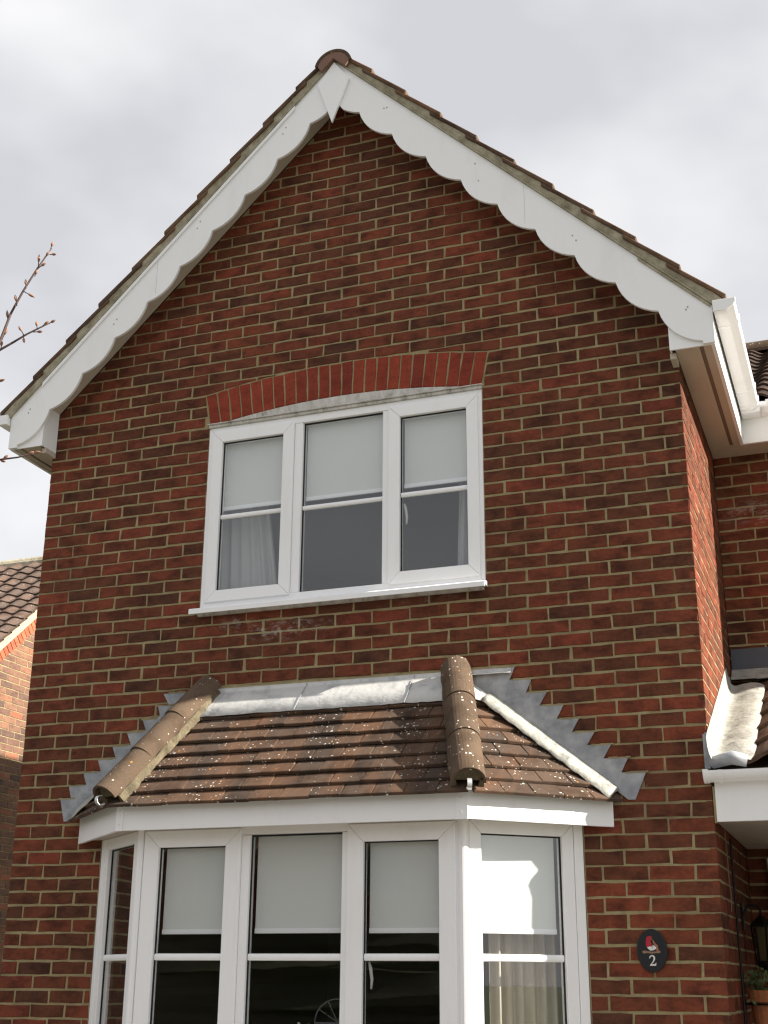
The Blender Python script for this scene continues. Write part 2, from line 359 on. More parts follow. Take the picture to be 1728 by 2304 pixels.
CO = .075                                   # course height
ZJ0 = 4.76
def rows(zlo, zhi):
    return range(int(math.floor((ZJ0-zhi)/CO)), int(math.ceil((ZJ0-zlo)/CO)))
GABLE = lambda x: 7.05-.985*abs(x-2.02)
ARC_C, ARC_R, ARC_H = (2.03, .02), 4.90, .22
WX0, WX1, WZ0, WZ1 = 1.148, 2.912, 3.655, 4.84
HALF = math.asin((WX1-WX0)/2/ARC_R)
def inside(poly, x, y):
    c = False
    for i in range(len(poly)):
        (x0, y0), (x1, y1) = poly[i], poly[(i+1) % len(poly)]
        if (y0 > y) != (y1 > y) and x < (x1-x0)*(y-y0)/(y1-y0)+x0: c = not c
    return c
BAYHIDE = [(.44, 2.3), (3.56, 2.3), (3.60, 2.47), (2.96, 3.08), (1.03, 3.08), (.40, 2.47)]

def front_bricks():
    out = []                                # (poly, whole?)
    for r in rows(0, 7.1):
        zt = ZJ0-CO*r-.006; zb = zt-.063
        if zb < 0: continue
        xs = []; x = 0.0
        if r % 2: xs.append((0, .1015)); x = .1135
        while x < 4.03: xs.append((x, min(x+.213, 4.04))); x += .225
        for a, b2 in xs:
            whole = True
            if zb > WZ0-.03 and zt < WZ1+.03:            # closers beside the window
                if WX0-.06 < b2 < WX0+.0: b2 = WX0-.003; whole = False
                elif WX0-.045 < a < WX0 < b2: continue
                if WX1 < a < WX1+.06: a = WX1+.003; whole = False
                elif a < WX1 < b2 < WX1+.045: continue
            poly = [(a, zb), (b2, zb), (b2, zt), (a, zt)]
            # gable
            if zt > GABLE(a) or zt > GABLE(b2):
                poly = clip(poly, -.985, 1, 7.05-.985*2.02); poly = clip(poly, .985, 1, 7.05+.985*2.02); whole = False
                if area(poly) < .0012: continue
            if .60 < (a+b2)/2 < 3.39 and zt < 2.40: 
                if a >= .59 and b2 <= 3.40: continue
            if zt < 2.40:                    # jambs of the bay
                if a < .60 < b2: poly = clip(poly, 1, 0, .596); whole = False
                elif a < 3.39 < b2: poly = clip(poly, -1, 0, -3.397); whole = False
                if area(poly) < .0008: continue
            if b2 > WX0-.12 and a < WX1+.12 and zb > WZ0-.07 and zt < 5.25:
                parts = []
                if zt <= WZ0: parts = [poly]
                elif zb < WZ1-.01:
                    p0 = clip(poly, 0, 1, WZ0-.012) if zb < WZ0-.02 else []
                    parts = [clip(poly, 1, 0, WX0-.004), clip(poly, -1, 0, -WX1-.004)]
                    if area(p0) > .0015: parts = [p0] if (a >= WX0 and b2 <= WX1) else parts
                else:
                    for sgn in (-1, 1):      # beside the skewbacks
                        nx, nz_ = math.cos(HALF)*-sgn, math.sin(HALF)
                        cc = nx*ARC_C[0]+nz_*ARC_C[1]
                        parts.append(clip(poly, nx, nz_, cc-.006) if sgn > 0 else clip(poly, nx, nz_, cc-.006))
                    # above the extrados
                    cxm = min(max((a+b2)/2, WX0-.05), WX1+.05); th = math.asin((cxm-ARC_C[0])/(ARC_R+ARC_H))
                    nx, nz_ = -math.sin(th), -math.cos(th)
                    up = clip(poly, nx, nz_, nx*ARC_C[0]+nz_*ARC_C[1]-(ARC_R+ARC_H+.008))
                    if zb > 5.045: parts = [up]
                    else:
                        for sgn in (-1, 1):
                            nx, nz_ = -math.cos(HALF)*-sgn, -math.sin(HALF)
                            up = clip(up, nx, nz_, nx*ARC_C[0]+nz_*ARC_C[1]-.004)
                        parts.append(up)
                keep = [q for q in parts if area(q) > .0007]
                for q in keep: out.append((q, whole and abs(area(q)-area(poly)) < 1e-6))
                continue
            out.append((poly, whole))
    return out

STR = []; HDR = []
for i in range(14):
    mb = MB(); piece(mb, FRONT, [(-.1065, -.0315), (.1065, -.0315), (.1065, .0315), (-.1065, .0315)], .03, 0, seed=i, jit=.0026); STR.append(mb.mesh('brick'))
    mb = MB(); piece(mb, FRONT, [(-.0505, -.0315), (.0505, -.0315), (.0505, .0315), (-.0505, .0315)], .03, 0, seed=50+i); HDR.append(mb.mesh('brick'))
for me in STR+HDR: me.materials.append(MATS['brick'])

house = empty('house', (0, 0, 0), 'red brick house with white scalloped bargeboards, three-light window and tiled bay window', 'house')

# backing wall (mortar)
mb = MB()
G = lambda x: GABLE(x)
arc = lambda x, rr: ARC_C[1]+math.sqrt(rr*rr-(x-ARC_C[0])**2)
TH = -.22
def wp(poly): fprism(mb, FRONT, poly, TH, -.0032)
wp([(0, 2.4), (.60, 2.4), (.60, WZ0), (WX0, WZ0), (WX0, G(WX0)), (0, G(0))]) if False else None
wp([(0, 0), (.60, 0), (.60, 2.4), (0, 2.4)]); wp([(3.39, 0), (4.0376, 0), (4.0376, 2.4), (3.39, 2.4)])
wp([(0, 2.4), (4.0376, 2.4), (4.0376, WZ0), (0, WZ0)])
wp([(0, WZ0), (WX0, WZ0), (WX0, G(WX0)), (0, G(0))]); wp([(WX1, WZ0), (4.0376, WZ0), (4.0376, G(4.0376)), (WX1, G(WX1))])
xs = [WX0+(WX1-WX0)*i/12 for i in range(13)]
for a, b2 in zip(xs[:-1], xs[1:]):
    top = [(b2, G(b2)), (a, G(a))] if not (a < 2.02 < b2) else [(b2, G(b2)), (2.02, G(2.02)), (a, G(a))]
    wp([(a, arc(a, ARC_R)+.004), (b2, arc(b2, ARC_R)+.004)]+top)
front_wall = obj('front_wall', mb, 'mortar', house)

FB = front_bricks()
def pix_area(fr, poly):
    q = [proj(fr.p(u, v)) for u, v in poly]
    if any(x is None for x in q): return 0
    cx = sum(x[0] for x in q)/len(q); cy = sum(x[1] for x in q)/len(q)
    if not (0 < cx < 1728 and 0 < cy < 2304): return 0
    return area(q)
cand = []
for i, (poly, whole) in enumerate(FB):
    cx = sum(p[0] for p in poly)/len(poly); cz = sum(p[1] for p in poly)/len(poly)
    vis = not inside(BAYHIDE, cx, cz)
    cand.append((pix_area(FRONT, poly) if vis else 0, i))
chosen = set(i for a, i in sorted(cand, reverse=True)[:300])
mb = MB()
for i, (poly, whole) in enumerate(FB):
    rr = random.Random(1000+i); pr = rr.uniform(-.0006, .0022)
    if whole:
        xm = (poly[0][0]+poly[1][0])/2; zm = poly[0][1]
        dz = .0028*math.sin(xm*2.1+zm*3.7)+.0016*math.sin(xm*5.3-zm*2.0)+rr.uniform(-.0011, .0011); dx = rr.uniform(-.002, .002)
        poly = [(p[0]+(dx if .01 < xm < 4.0 and .12 < p[0] < 3.92 else 0), p[1]+dz) for p in poly]
    if i in chosen:
        cx = sum(p[0] for p in poly)/len(poly); cz = sum(p[1] for p in poly)/len(poly)
        if whole:
            wd = max(p[0] for p in poly)-min(p[0] for p in poly)
            me = rr.choice(STR if wd > .15 else HDR)
            o = obj('brick', me, None, front_wall, loc=(cx, -pr, cz)); o.rotation_euler = (0, rr.uniform(-.006, .006), 0)
        else:
            m1 = MB(); piece(m1, FRONT, [(p[0]-cx, p[1]-cz) for p in poly], .03, 0, seed=i)
            obj('brick', m1, 'brick', front_wall, loc=(cx, -pr, cz))
    else:
        piece(mb, FRONT, poly, .03, pr, r=rr.uniform(.01, 1), seed=i)
obj('brick_courses', mb, 'brick', front_wall, stuff=True)

# arch of gauged red bricks over the window
arch = obj('window_arch', (lambda q: (fprism(q, FRONT, [(ARC_C[0]+(ARC_R+d)*math.sin(a), ARC_C[1]+(ARC_R+d)*math.cos(a)) for d, a in [(.002, -HALF+HALF*2*k/12) for k in range(13)]+[(ARC_H+.006, HALF-HALF*2*k/12) for k in range(13)]], -.05, -.0045), q)[1])(MB()), 'mortar', house)
NV = 24
for k in range(NV):
    a0 = -HALF+2*HALF*(k+.065)/NV; a1 = -HALF+2*HALF*(k+.935)/NV
    poly = [(ARC_C[0]+rr*math.sin(a), ARC_C[1]+rr*math.cos(a)) for rr, a in ((ARC_R+.002, a0), (ARC_R+.002, a1), (ARC_R+ARC_H, a1), (ARC_R+ARC_H, a0))]
    m1 = MB(); piece(m1, FRONT, poly, .03, random.uniform(0, .003), seed=700+k)
    obj('brick', m1, 'arch_brick', arch)

# ---- right side wall (faces +x) and recessed wall of the wing (faces -y)
DEP = 1.51
SIDE = Fr((4.04, 0, 0), (0, 1, 0), (0, 0, 1), (1, 0, 0))
REC = Fr((4.04, DEP, 0), (1, 0, 0), (0, 0, 1), (0, -1, 0))
mb = MB(); fbox(mb, SIDE, .221, DEP+.2, 0, 5.05, -.2, -.0022); side_wall = obj('side_wall', mb, 'mortar', house)
mb = MB()
for r in rows(0, 4.95):
    zt = ZJ0-CO*r-.006; zb = zt-.063
    if zb < 0: continue
    x = -.0; xs = []
    if r % 2 == 0: xs.append((.0, .1025)); x = .1125
    while x < DEP-.02: xs.append((x, min(x+.215, DEP-.003))); x += .225
    for a, b2 in xs: piece(mb, SIDE, [(a, zb), (b2, zb), (b2, zt), (a, zt)], .03, random.uniform(0, .0010), r=random.uniform(.01, 1), inset=.0016, seed=int(a*1000)+r*77)
obj('brick_courses', mb, 'brick', side_wall, stuff=True)
mb = MB(); fbox(mb, REC, .003, 3.2, 0, 5.05, -.2, -.0022); rec_wall = obj('recessed_wall', mb, 'mortar', house)
mb = MB()
for r in rows(0, 4.95):
    zt = ZJ0-CO*r-.006; zb = zt-.063
    if zb < 0: continue
    x = .003; xs = []
    if r % 2: xs.append((x, .105)); x = .115
    while x < 3.19: xs.append((x, min(x+.215, 3.2))); x += .225
    for a, b2 in xs: piece(mb, REC, [(a, zb), (b2, zb), (b2, zt), (a, zt)], .03, random.uniform(0, .0010), r=random.uniform(.01, 1), inset=.0016, seed=int(a*1000)+r*91)
obj('brick_courses', mb, 'brick', rec_wall, stuff=True)
# hidden outer walls of the house body
mb = MB(); fbox(mb, Fr((0, 0, 0), (0, 1, 0), (0, 0, 1), (-1, 0, 0)), .004, 7.0, 0, 5.05, -.2, 0)
obj('left_wall', mb, 'pale_brick', house)
mb = MB(); fbox(mb, Fr((0, 7.0, 0), (1, 0, 0), (0, 0, 1), (0, 1, 0)), .2, 7.2, 0, 5.05, -.2, 0); obj('back_wall', mb, 'pale_brick', house)
mb = MB(); fbox(mb, Fr((7.24, DEP, 0), (0, 1, 0), (0, 0, 1), (1, 0, 0)), .0, 5.4, 0, 5.05, -.2, 0); obj('end_wall', mb, 'pale_brick', house)

# ------------------------------------------------------------------ roof, verge and bargeboards
SL = .985; XM = 2.02; PY0 = -.18
hyp = math.hypot(1, SL)
def slope(zc, x): return zc-SL*abs(x-XM)
for s in (-1, 1):
    X = lambda d: XM+s*d                    # d = distance from the ridge line
    FRs = Fr((0, 0, 0), (1, 0, 0), (0, 0, 1), (0, -1, 0))
    # scalloped bargeboard
    top = [(X(0.0), 7.235), (X(2.238), slope(7.235, X(2.238)))]
    low = []
    d0 = .172; step = .2225; rad = step
    zc = 6.972
    low.append((X(0.0), 6.80+.10)) 
    low.append((X(d0*.15), 6.90))
    # first partial scallop up to first cusp, then eight quarter-circle scallops
    for k in range(-1, 9):
        dA = d0+k*step; dB = dA+step; zA = zc-SL*dA; zB = zc-SL*dB
        for q in range(0, 9):
            th0 = R_(33); a = -th0+2*th0*q/8             # shallow circular arc hung between two cusps
            ch = math.hypot(dB-dA, zA-zB); rr_ = ch/2/math.sin(th0); along = ch/2+rr_*math.sin(a); sag = rr_*(math.cos(a)-math.cos(th0))
            ux, uz = (dB-dA)/ch, (zB-zA)/ch
            dd = dA+ux*along+uz*sag; zz = zA+uz*along-ux*sag
            if dd < .03: continue
            low.append((X(dd), zz))
    dE, zE = d0+9*step, zc-SL*(d0+9*step)
    low += [(X(dE+.002), zE-.005), (X(dE+.002), 4.812), (X(2.238), 4.812)]
    poly = [top[0]]+low[1:]+[top[1]]
    # build as strip so that the concave outline fills properly
    mb = MB()
    bm = bmesh.new()
    seq = poly if s > 0 else poly[::-1]
    vs = [bm.verts.new(FRs.p(u, v, .18)) for u, v in seq]
    f = bm.faces.new(vs); 
    ret = bmesh.ops.extrude_face_region(bm, geom=[f]); bmesh.ops.translate(bm, vec=(0, .018, 0), verts=[e for e in ret['geom'] if isinstance(e, bmesh.types.BMVert)])
    bmesh.ops.recalc_face_normals(bm, faces=bm.faces); bmesh.ops.triangulate(bm, faces=bm.faces)
    me = bpy.data.meshes.new('bargeboard'); bm.to_mesh(me); bm.free()
    board = obj('bargeboard', me, 'white_plastic', house)
    rgn = random.Random(40+s)
    for dn_ in (.34, .36, .93, .95, 1.50, 1.52, 2.10, 2.11):
        zz = slope(7.235, X(dn_))-rgn.uniform(.06, .20)
        q = MB(); tube(q, [FRs.p(X(dn_), zz, .1795), FRs.p(X(dn_), zz, .1825)], .0045, 8); obj('nail_cap', q, 'nail_grey', board)
    zj = slope(7.235, X(1.225)); q = MB(); fprism(q, FRs, [(X(1.225), zj-.012), (X(1.2265), zj-.0135), (X(1.2265), zj-.27), (X(1.225), zj-.27)], .1796, .1803); obj('butt_joint', q, 'nail_grey', board)
    # sloping soffit behind the board
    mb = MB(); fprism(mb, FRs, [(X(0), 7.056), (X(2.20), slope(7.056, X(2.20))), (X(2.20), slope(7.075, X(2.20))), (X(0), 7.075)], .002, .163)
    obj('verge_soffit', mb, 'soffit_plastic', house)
    # box end at the eaves
    mb = MB(); fprism(mb, FRs, [(X(1.995), 4.81), (X(2.225), 4.81), (X(2.225), slope(7.06, X(2.225))), (X(1.995), slope(7.06, X(1.995)))], .150, .1605)
    xa, xb = sorted((X(1.995), X(2.004)))
    fbox(mb, FRs, xa, xb, 4.812, slope(7.06, X(2.0)), .004, .149)
    obj('box_end', mb, 'white_plastic', house)
    # soffit board, vent strip, fascia
    yend = DEP-.004 if s > 0 else 7.0
    mb = MB()
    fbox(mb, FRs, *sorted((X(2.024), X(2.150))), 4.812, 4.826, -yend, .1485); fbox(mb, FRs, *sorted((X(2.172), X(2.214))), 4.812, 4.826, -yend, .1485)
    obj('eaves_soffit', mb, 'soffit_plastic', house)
    mb = MB(); fbox(mb, FRs, *sorted((X(2.150), X(2.172))), 4.820, 4.828, -(1.31 if s > 0 else yend), .1485); obj('vent_strip', mb, 'vent_strip', house)
    mb = MB(); fbox(mb, FRs, *sorted((X(2.2145), X(2.236))), 4.806, 5.04, -(1.305 if s > 0 else yend), .161); obj('fascia_board', mb, 'white_plastic', house, bevel=.002)
    # small end block against the wall
    mb = MB(); fbox(mb, FRs, *sorted((X(1.990), X(2.023))), 4.775, 4.8115, .008, .12); obj('soffit_block', mb, 'soffit_plastic', house, bevel=.003)
    # undercloak strip, verge mortar
    mb = MB(); fprism(mb, FRs, [(X(0), 7.237), (X(2.29), slope(7.237, X(2.29))), (X(2.29), slope(7.246, X(2.29))), (X(0), 7.246)], -.1, .196); obj('undercloak', mb, 'verge_mortar', house)
    if s < 0:
        mb = MB(); fprism(mb, FRs, [(X(.28), slope(7.205, X(.28))), (X(2.02), slope(7.205, X(2.02))), (X(2.02), slope(7.234, X(2.02))), (X(.28), slope(7.234, X(.28)))], .181, .192); obj('verge_trim', mb, 'white_plastic', house, bevel=.002)
    else:
        mb = MB(); fprism(mb, FRs, [(X(1.86), slope(7.215, X(1.86))), (X(2.23), slope(7.215, X(2.23))), (X(2.23), slope(7.236, X(2.23))), (X(1.86), slope(7.236, X(1.86)))], .181, .190); obj('verge_trim', mb, 'verge_mortar', house, bevel=.002)
    mb = MB(); nn = 60; rg = random.Random(5+s)
    topv = []; 
    for k in range(nn+1):
        d = 2.29*k/nn; o_ = rg.uniform(-.004, .004)
        for (dz, yy) in ((7.247, .188+o_), (7.312, .198+o_), (7.312, .10), (7.247, .10)):
            topv.append(FRs.p(X(d), dz-SL*d, yy))
    F = [tuple(k*4+j for j in (0, 1, 2, 3)) for k in (0, nn)]
    for k in range(nn):
        for j in range(4): F.append((k*4+j, k*4+(j+1) % 4, k*4+4+(j+1) % 4, k*4+4+j))
    mb.add(topv, F); obj('verge_mortar', mb, 'verge_mortar', house)
    # roof slab and tile courses
    yb = 7.2
    mb = MB(); fprism(mb, FRs, [(X(0.02), 7.262), (X(2.27), slope(7.262, X(2.27))), (X(2.27), slope(7.29, X(2.27))), (X(0.02), 7.29)], -yb, .085)
    roof = obj('roof_slope', mb, 'concrete_tile', house)
    gauge = .2275; ntile = 10
    mbs = MB()
    for k in range(ntile):
        dLo = 2.315-gauge*k; dHi = max(dLo-.30, .03)
        zl = 7.322-SL*dLo; zh = 7.286-SL*dHi
        tk = .030
        poly = [(X(dLo), zl), (X(dHi), zh), (X(dHi), zh+tk), (X(dLo+.004), zl+tk)]
        m1 = MB(); fprism(m1, FRs, poly, -.12+random.uniform(-.004, .004), .208+random.uniform(-.004, .004)); obj('verge_tile', m1, 'concrete_tile', roof, bevel=.006)
        fprism(mbs, FRs, poly, -yb, -.123, r=random.uniform(.01, 1))
    obj('tile_courses', mbs, 'concrete_tile', roof, stuff=True)
    # gutter with brackets along the eave
    gp = [(0, 0), (0, .062), (.006, .062), (.006, .006), (.062, .006), (.100, .034), (.108, .046), (.108, .058), (.114, .058), (.114, .042), (.106, .028), (.066, 0)]
    GX = X(2.246); GZ = 4.975
    yE = 1.20 if s > 0 else 7.0
    mb = MB(); sweep(mb, gp, (GX, -.215, GZ), (GX, yE, GZ), (s, 0, 0), (0, 0, 1))
    g = obj('eaves_gutter', mb, 'white_plastic', house, bevel=.001)
    full = [(0, 0), (0, .062), (.114, .062), (.114, .040), (.104, .028), (.066, 0)]
    mb = MB(); sweep(mb, [(u*1.06-.003, v*1.08-.003) for u, v in full], (GX, -.218, GZ), (GX, -.205, GZ), (s, 0, 0), (0, 0, 1)); obj('end_cap', mb, 'white_plastic', g, bevel=.002)
    outl = [(-.001, -.004), (.068, -.004), (.110, .026), (.119, .040), (.119, .066), (.111, .066), (.109, .044), (.103, .030), (.066, .002), (-.001, .002)]
    for yb_ in ((-.02, .90, 1.10) if s > 0 else (-.02, 1.0)):
        mb = MB(); sweep(mb, outl, (GX, yb_, GZ), (GX, yb_+.03, GZ), (s, 0, 0), (0, 0, 1)); obj('gutter_bracket', mb, 'white_plastic', g, bevel=.001)
# pointed panel at the apex
mb = MB(); fprism(mb, FRONT, [(2.016, 7.225), (1.903, 7.075), (2.010, 6.758), (2.124, 7.070)], .181, .198); obj('apex_panel', mb, 'white_plastic', house, bevel=.002)
# ridge tiles (half round) with mortared front end
def half_round(A, B, rad, thick, up, seg=14, arcdeg=200, wob=0.0):
    A, B, up = Vector(A), Vector(B), Vector(up).normalized(); ax = (B-A).normalized(); up = (up-ax*up.dot(ax)).normalized(); sd_ = ax.cross(up)
    V = []; F = []
    for P_ in (A, B):
        for rr in (rad, rad-thick):
            for k in range(seg+1):
                a = R_(-arcdeg/2+arcdeg*k/seg); V.append(P_+(up*math.cos(a)+sd_*math.sin(a))*rr)
    n = seg+1
    for k in range(seg):
        F += [(k, k+1, 2*n+k+1, 2*n+k), (n+k+1, n+k, 3*n+k, 3*n+k+1), (k+1, k, n+k, n+k+1), (2*n+k, 2*n+k+1, 3*n+k+1, 3*n+k)]
    F += [(0, 2*n, 3*n, n), (n-1, 2*n-1, 4*n-1, 3*n-1)]
    q = MB(); q.add(V, F); return q
ym = -.225; k = 0
while ym < 7.0:
    o = obj('ridge_tile', half_round((XM, ym, 7.172), (XM, ym+.44, 7.172), .131, .018, (0, 0, 1), arcdeg=156), 'ridge_tile', house, smooth=False); ym += .45; k += 1
mb = MB(); fprism(mb, FRONT, [(XM+.112*math.cos(R_(a)), 7.172+.112*math.sin(R_(a))) for a in range(12, 169, 12)]+[(XM-.085, 7.158), (XM, 7.236), (XM+.085, 7.158)], .12, .221); obj('ridge_end_mortar', mb, 'ridge_mortar', house)

# wing: eaves, gutter, pantiled roof
mb = MB(); WE = Fr((0, DEP, 0), (1, 0, 0), (0, 0, 1), (0, -1, 0))
fbox(mb, WE, 4.05, 7.3, 4.811, 4.825, .004, .190); obj('eaves_soffit', mb, 'soffit_plastic', house)
mb = MB(); fbox(mb, WE, 4.238, 7.3, 4.807, 5.04, .190, .211); obj('fascia_board', mb, 'white_plastic', house, bevel=.002)
gpw = [(0, 0), (0, .062), (.006, .062), (.006, .006), (.062, .006), (.100, .034), (.108, .046), (.108, .058), (.114, .058), (.114, .042), (.106, .028), (.066, 0)]
mb = MB(); sweep(mb, gpw, (4.268, DEP-.212, 4.975), (7.3, DEP-.212, 4.975), (0, -1, 0), (0, 0, 1)); g = obj('eaves_gutter', mb, 'white_plastic', house, bevel=.001)
for xb in (4.42, 4.60, 5.5):
    mb = MB(); sweep(mb, outl, (xb, DEP-.212, 4.975), (xb+.03, DEP-.212, 4.975), (0, -1, 0), (0, 0, 1)); obj('gutter_bracket', mb, 'white_plastic', g, bevel=.001)
mb = MB(); fbox(mb, FRONT, 4.262, 4.385, 4.968, 5.042, -1.30, -1.185); obj('gutter_angle', mb, 'white_plastic', house, bevel=.01)

def pantile(mb, fr, u0, v0, wd, ln, amp, thick, lift, r):
    """one single-roll tile as an S-curve strip; u across, v up the slope"""
    n = 10; V = []; F = []
    for j, (vv, nn) in enumerate(((v0, lift), (v0+ln, 0.0))):
        for sdn in (0, 1):
            for k in range(n+1):
                f = k/n; h = amp*(.5-.5*math.cos(2*math.pi*f))
                V.append(fr.p(u0+wd*f, vv, nn+h-(thick if sdn else 0)))
    m_ = n+1
    for k in range(n):
        F += [(k, k+1, 2*m_+k+1, 2*m_+k), (m_+k+1, m_+k, 3*m_+k, 3*m_+k+1), (m_+k, m_+k+1, k+1, k), (2*m_+k, 2*m_+k+1, 3*m_+k+1, 3*m_+k)]
    mb.add(V, F, r)
PW = R_(30); WR = Fr((4.26, DEP-.30, 5.03), (1, 0, 0), (0, math.cos(PW), math.sin(PW)), (0, -math.sin(PW), math.cos(PW)))
mb = MB(); fprism(mb, WR, [(-.0, .03), (3.1, .03), (3.1, 4.15), (-2.2, 4.15), (-2.2, 2.2)], -.06, -.03); wing_roof = obj('wing_roof', mb, 'dark_tile', house)
TW = MB(); pantile(TW, Fr((0, 0, 0), WR.U, WR.V, WR.N), 0, 0, .21, .40, .045, .016, .022, 0); TWm = TW.mesh('roof_tile'); TWm.materials.append(MATS['dark_tile'])
mbs = MB()
for rI in range(13):
    for cI in range(-11, 14):
        u0 = .02+cI*.21; v0 = rI*.32
        if u0 < -.1-v0*.55: continue
        if -2 <= cI <= 4: obj('roof_tile', TWm, None, wing_roof, loc=WR.p(u0+random.uniform(-.004, .004), v0+random.uniform(-.004, .004), .0))
        else: pantile(mbs, WR, u0, v0, .21, .40, .045, .016, .022, random.uniform(.01, 1))
obj('tile_courses', mbs, 'dark_tile', wing_roof, stuff=True)
mb = MB(); rA = WR.p(-2.2, 4.2, .0); rB = WR.p(3.1, 4.2, 0)
obj('ridge_tile', half_round(rA, rB, .12, .02, (0, 0, 1)), 'ridge_tile', wing_roof)
mb = MB(); fprism(mb, Fr(WR.p(0, 4.15, -.05), (1, 0, 0), (0, 1, 0), (0, 0, 1)), [(-2.2, 0), (3.1, 0), (3.1, 2.6), (-2.2, 2.6)], -.05, 0); obj('roof_back', mb, 'dark_tile', wing_roof)

# ------------------------------------------------------------------ porch roof on the right
PQ = math.atan2(.70, 1.45); PRF = Fr((4.075, -.045, 2.585), (1, 0, 0), (0, math.cos(PQ), math.sin(PQ)), (0, -math.sin(PQ), math.cos(PQ)))
mb = MB(); fprism(mb, PRF, [(0, .03), (2.2, .03), (2.2, 1.72), (0, 1.72)], -.06, -.03); porch = obj('porch_roof', mb, 'concrete_tile', house)
TW = MB(); pantile(TW, Fr((0, 0, 0), PRF.U, PRF.V, PRF.N), 0, 0, .30, .36, .055, .020, .028, 0); TPm = TW.mesh('roof_tile'); TPm.materials.append(MATS['concrete_tile'])
for rI in range(6):
    for cI in range(0, 5):
        ln = rI*.275
        obj('roof_tile', TPm, None, porch, loc=PRF.p(.135+cI*.30, ln, 0))
mb = MB(); n = 14                              # dressed lead up the side wall
V = []; F = []
rg = random.Random(3)
cols = [(0.003, .165), (.006, .06), (.03, .022), (.07, .030), (.13, .052), (.185, .050), (.215, .030)]
for i in range(n+1):
    v = -.015+1.50*i/n
    for (u, nn) in cols:
        ph = .010*math.sin(i*2.7+u*20)+rg.uniform(-.006, .006); V.append(PRF.p(-.034+u+(rg.uniform(-.006, .006) if u > .02 else 0), v, nn+(ph if u > .004 else 0)))
m_ = len(cols)
for i in range(n):
    for j in range(m_-1): F.append((i*m_+j, i*m_+j+1, (i+1)*m_+j+1, (i+1)*m_+j))
mb.add(V, F); o = obj('side_flashing', mb, 'worn_lead', porch, smooth=True)
sm = o.modifiers.new('solid', 'SOLIDIFY'); sm.thickness = .003
ss = o.modifiers.new('sub', 'SUBSURF'); ss.levels = 1; ss.render_levels = 2
mb = MB()                                       # stepped upper edge against the bricks
for i in range(9):
    y0 = .05+.145*i; z0 = 2.715+.07*i
    fprism(mb, SIDE, [(y0-.01, z0-.06), (y0+.17, z0-.06+.08), (y0+.17, z0+.055), (y0+.16, z0+.06), (y0+.02, z0+.03)], .0035, .006)
obj('step_flashing', mb, 'worn_lead', porch)
mb = MB(); fprism(mb, REC, [(-.02+.03, 3.37), (2.2, 3.30), (2.2, 3.535), (.01, 3.535)], .004, .010); obj('abutment_flashing', mb, 'lead_dark', porch)
mb = MB()
for i in range(12):
    u0 = .0+i*.15; z0 = 3.345-.035*(.5-.5*math.cos(2*math.pi*(i*.15-.10)/.30)); 
    fprism(mb, Fr((4.05+u0, DEP-.012, 3.375), (1, 0, 0), (0, -.75, -.55+.0), (0, -.55, .75)), [(0, 0), (.149, 0), (.149, .14), (0, .14+.01*math.sin(i))], .03, .034)
obj('apron_flashing', mb, 'worn_lead', porch)
mb = MB(); fbox(mb, FRONT, 4.016, 4.046, 2.585, 2.757, .004, .022); obj('lead_corner', mb, 'lead', porch, bevel=.003)
mb = MB(); tube(mb, [(4.026, -.016, 2.757), (4.044, -.016, 2.757)], .008); obj('lead_roll', mb, 'lead', porch)
mb = MB()
tube(mb, [PRF.p(-.02, .02, .02), PRF.p(.08, -.01, .05), PRF.p(.15, -.01, .03)], [.03, .035, .03], 8); obj('lead_lip', mb, 'lead', porch, smooth=True)
# porch gutter, fascia, ribbed soffit
hr = [(.052*math.cos(R_(a)), .052*math.sin(R_(a))) for a in range(180, 361, 15)]
hr += [(.048*math.cos(R_(a)), .048*math.sin(R_(a))) for a in range(360, 179, -15)]
mb = MB(); sweep(mb, hr, (4.022, -.046, 2.566), (6.2, -.046, 2.566), (0, 1, 0), (0, 0, 1)); pg = obj('porch_gutter', mb, 'white_plastic', porch, smooth=False)
cap = [(.056*math.cos(R_(a)), .056*math.sin(R_(a))) for a in range(180, 361, 15)]+[(.056, .006), (-.056, .006)]
mb = MB(); sweep(mb, cap, (4.012, -.046, 2.566), (4.0376, -.046, 2.566), (0, 1, 0), (0, 0, 1)); obj('end_cap', mb, 'white_plastic', pg, bevel=.002)
for xb in (4.085, 4.6):
    mb = MB(); sweep(mb, [(u*1.13, v*1.13) for u, v in hr], (xb, -.046, 2.566), (xb+.022, -.046, 2.566), (0, 1, 0), (0, 0, 1)); obj('gutter_bracket', mb, 'white_plastic', pg)
mb = MB(); fbox(mb, FRONT, 4.054, 6.2, 2.330, 2.56, -.008, .009); obj('porch_fascia', mb, 'white_plastic', porch, bevel=.002)
mb = MB()
for i in range(15):
    y0 = .010+i*.10
    fbox(mb, FRONT, 4.048, 6.2, 2.334, 2.344, -(y0+.094), -y0)
    fbox(mb, FRONT, 4.048, 6.2, 2.3405, 2.350, -(y0+.1), -(y0+.094))
obj('porch_soffit', mb, 'soffit_plastic', porch)
mb = MB(); fbox(mb, FRONT, 4.0425, 4.0535, 2.325, 2.5, -.03, .006); obj('mortar_fillet', mb, 'mortar', porch)
mb = MB(); fbox(mb, Fr((6.2, 0, 0), (0, 1, 0), (0, 0, 1), (1, 0, 0)), .02, DEP-.01, 0, 2.325, 0, .2); obj('porch_shade_wall', mb, 'brick', porch)  # unseen end wall, added to cut the sky light under the porch
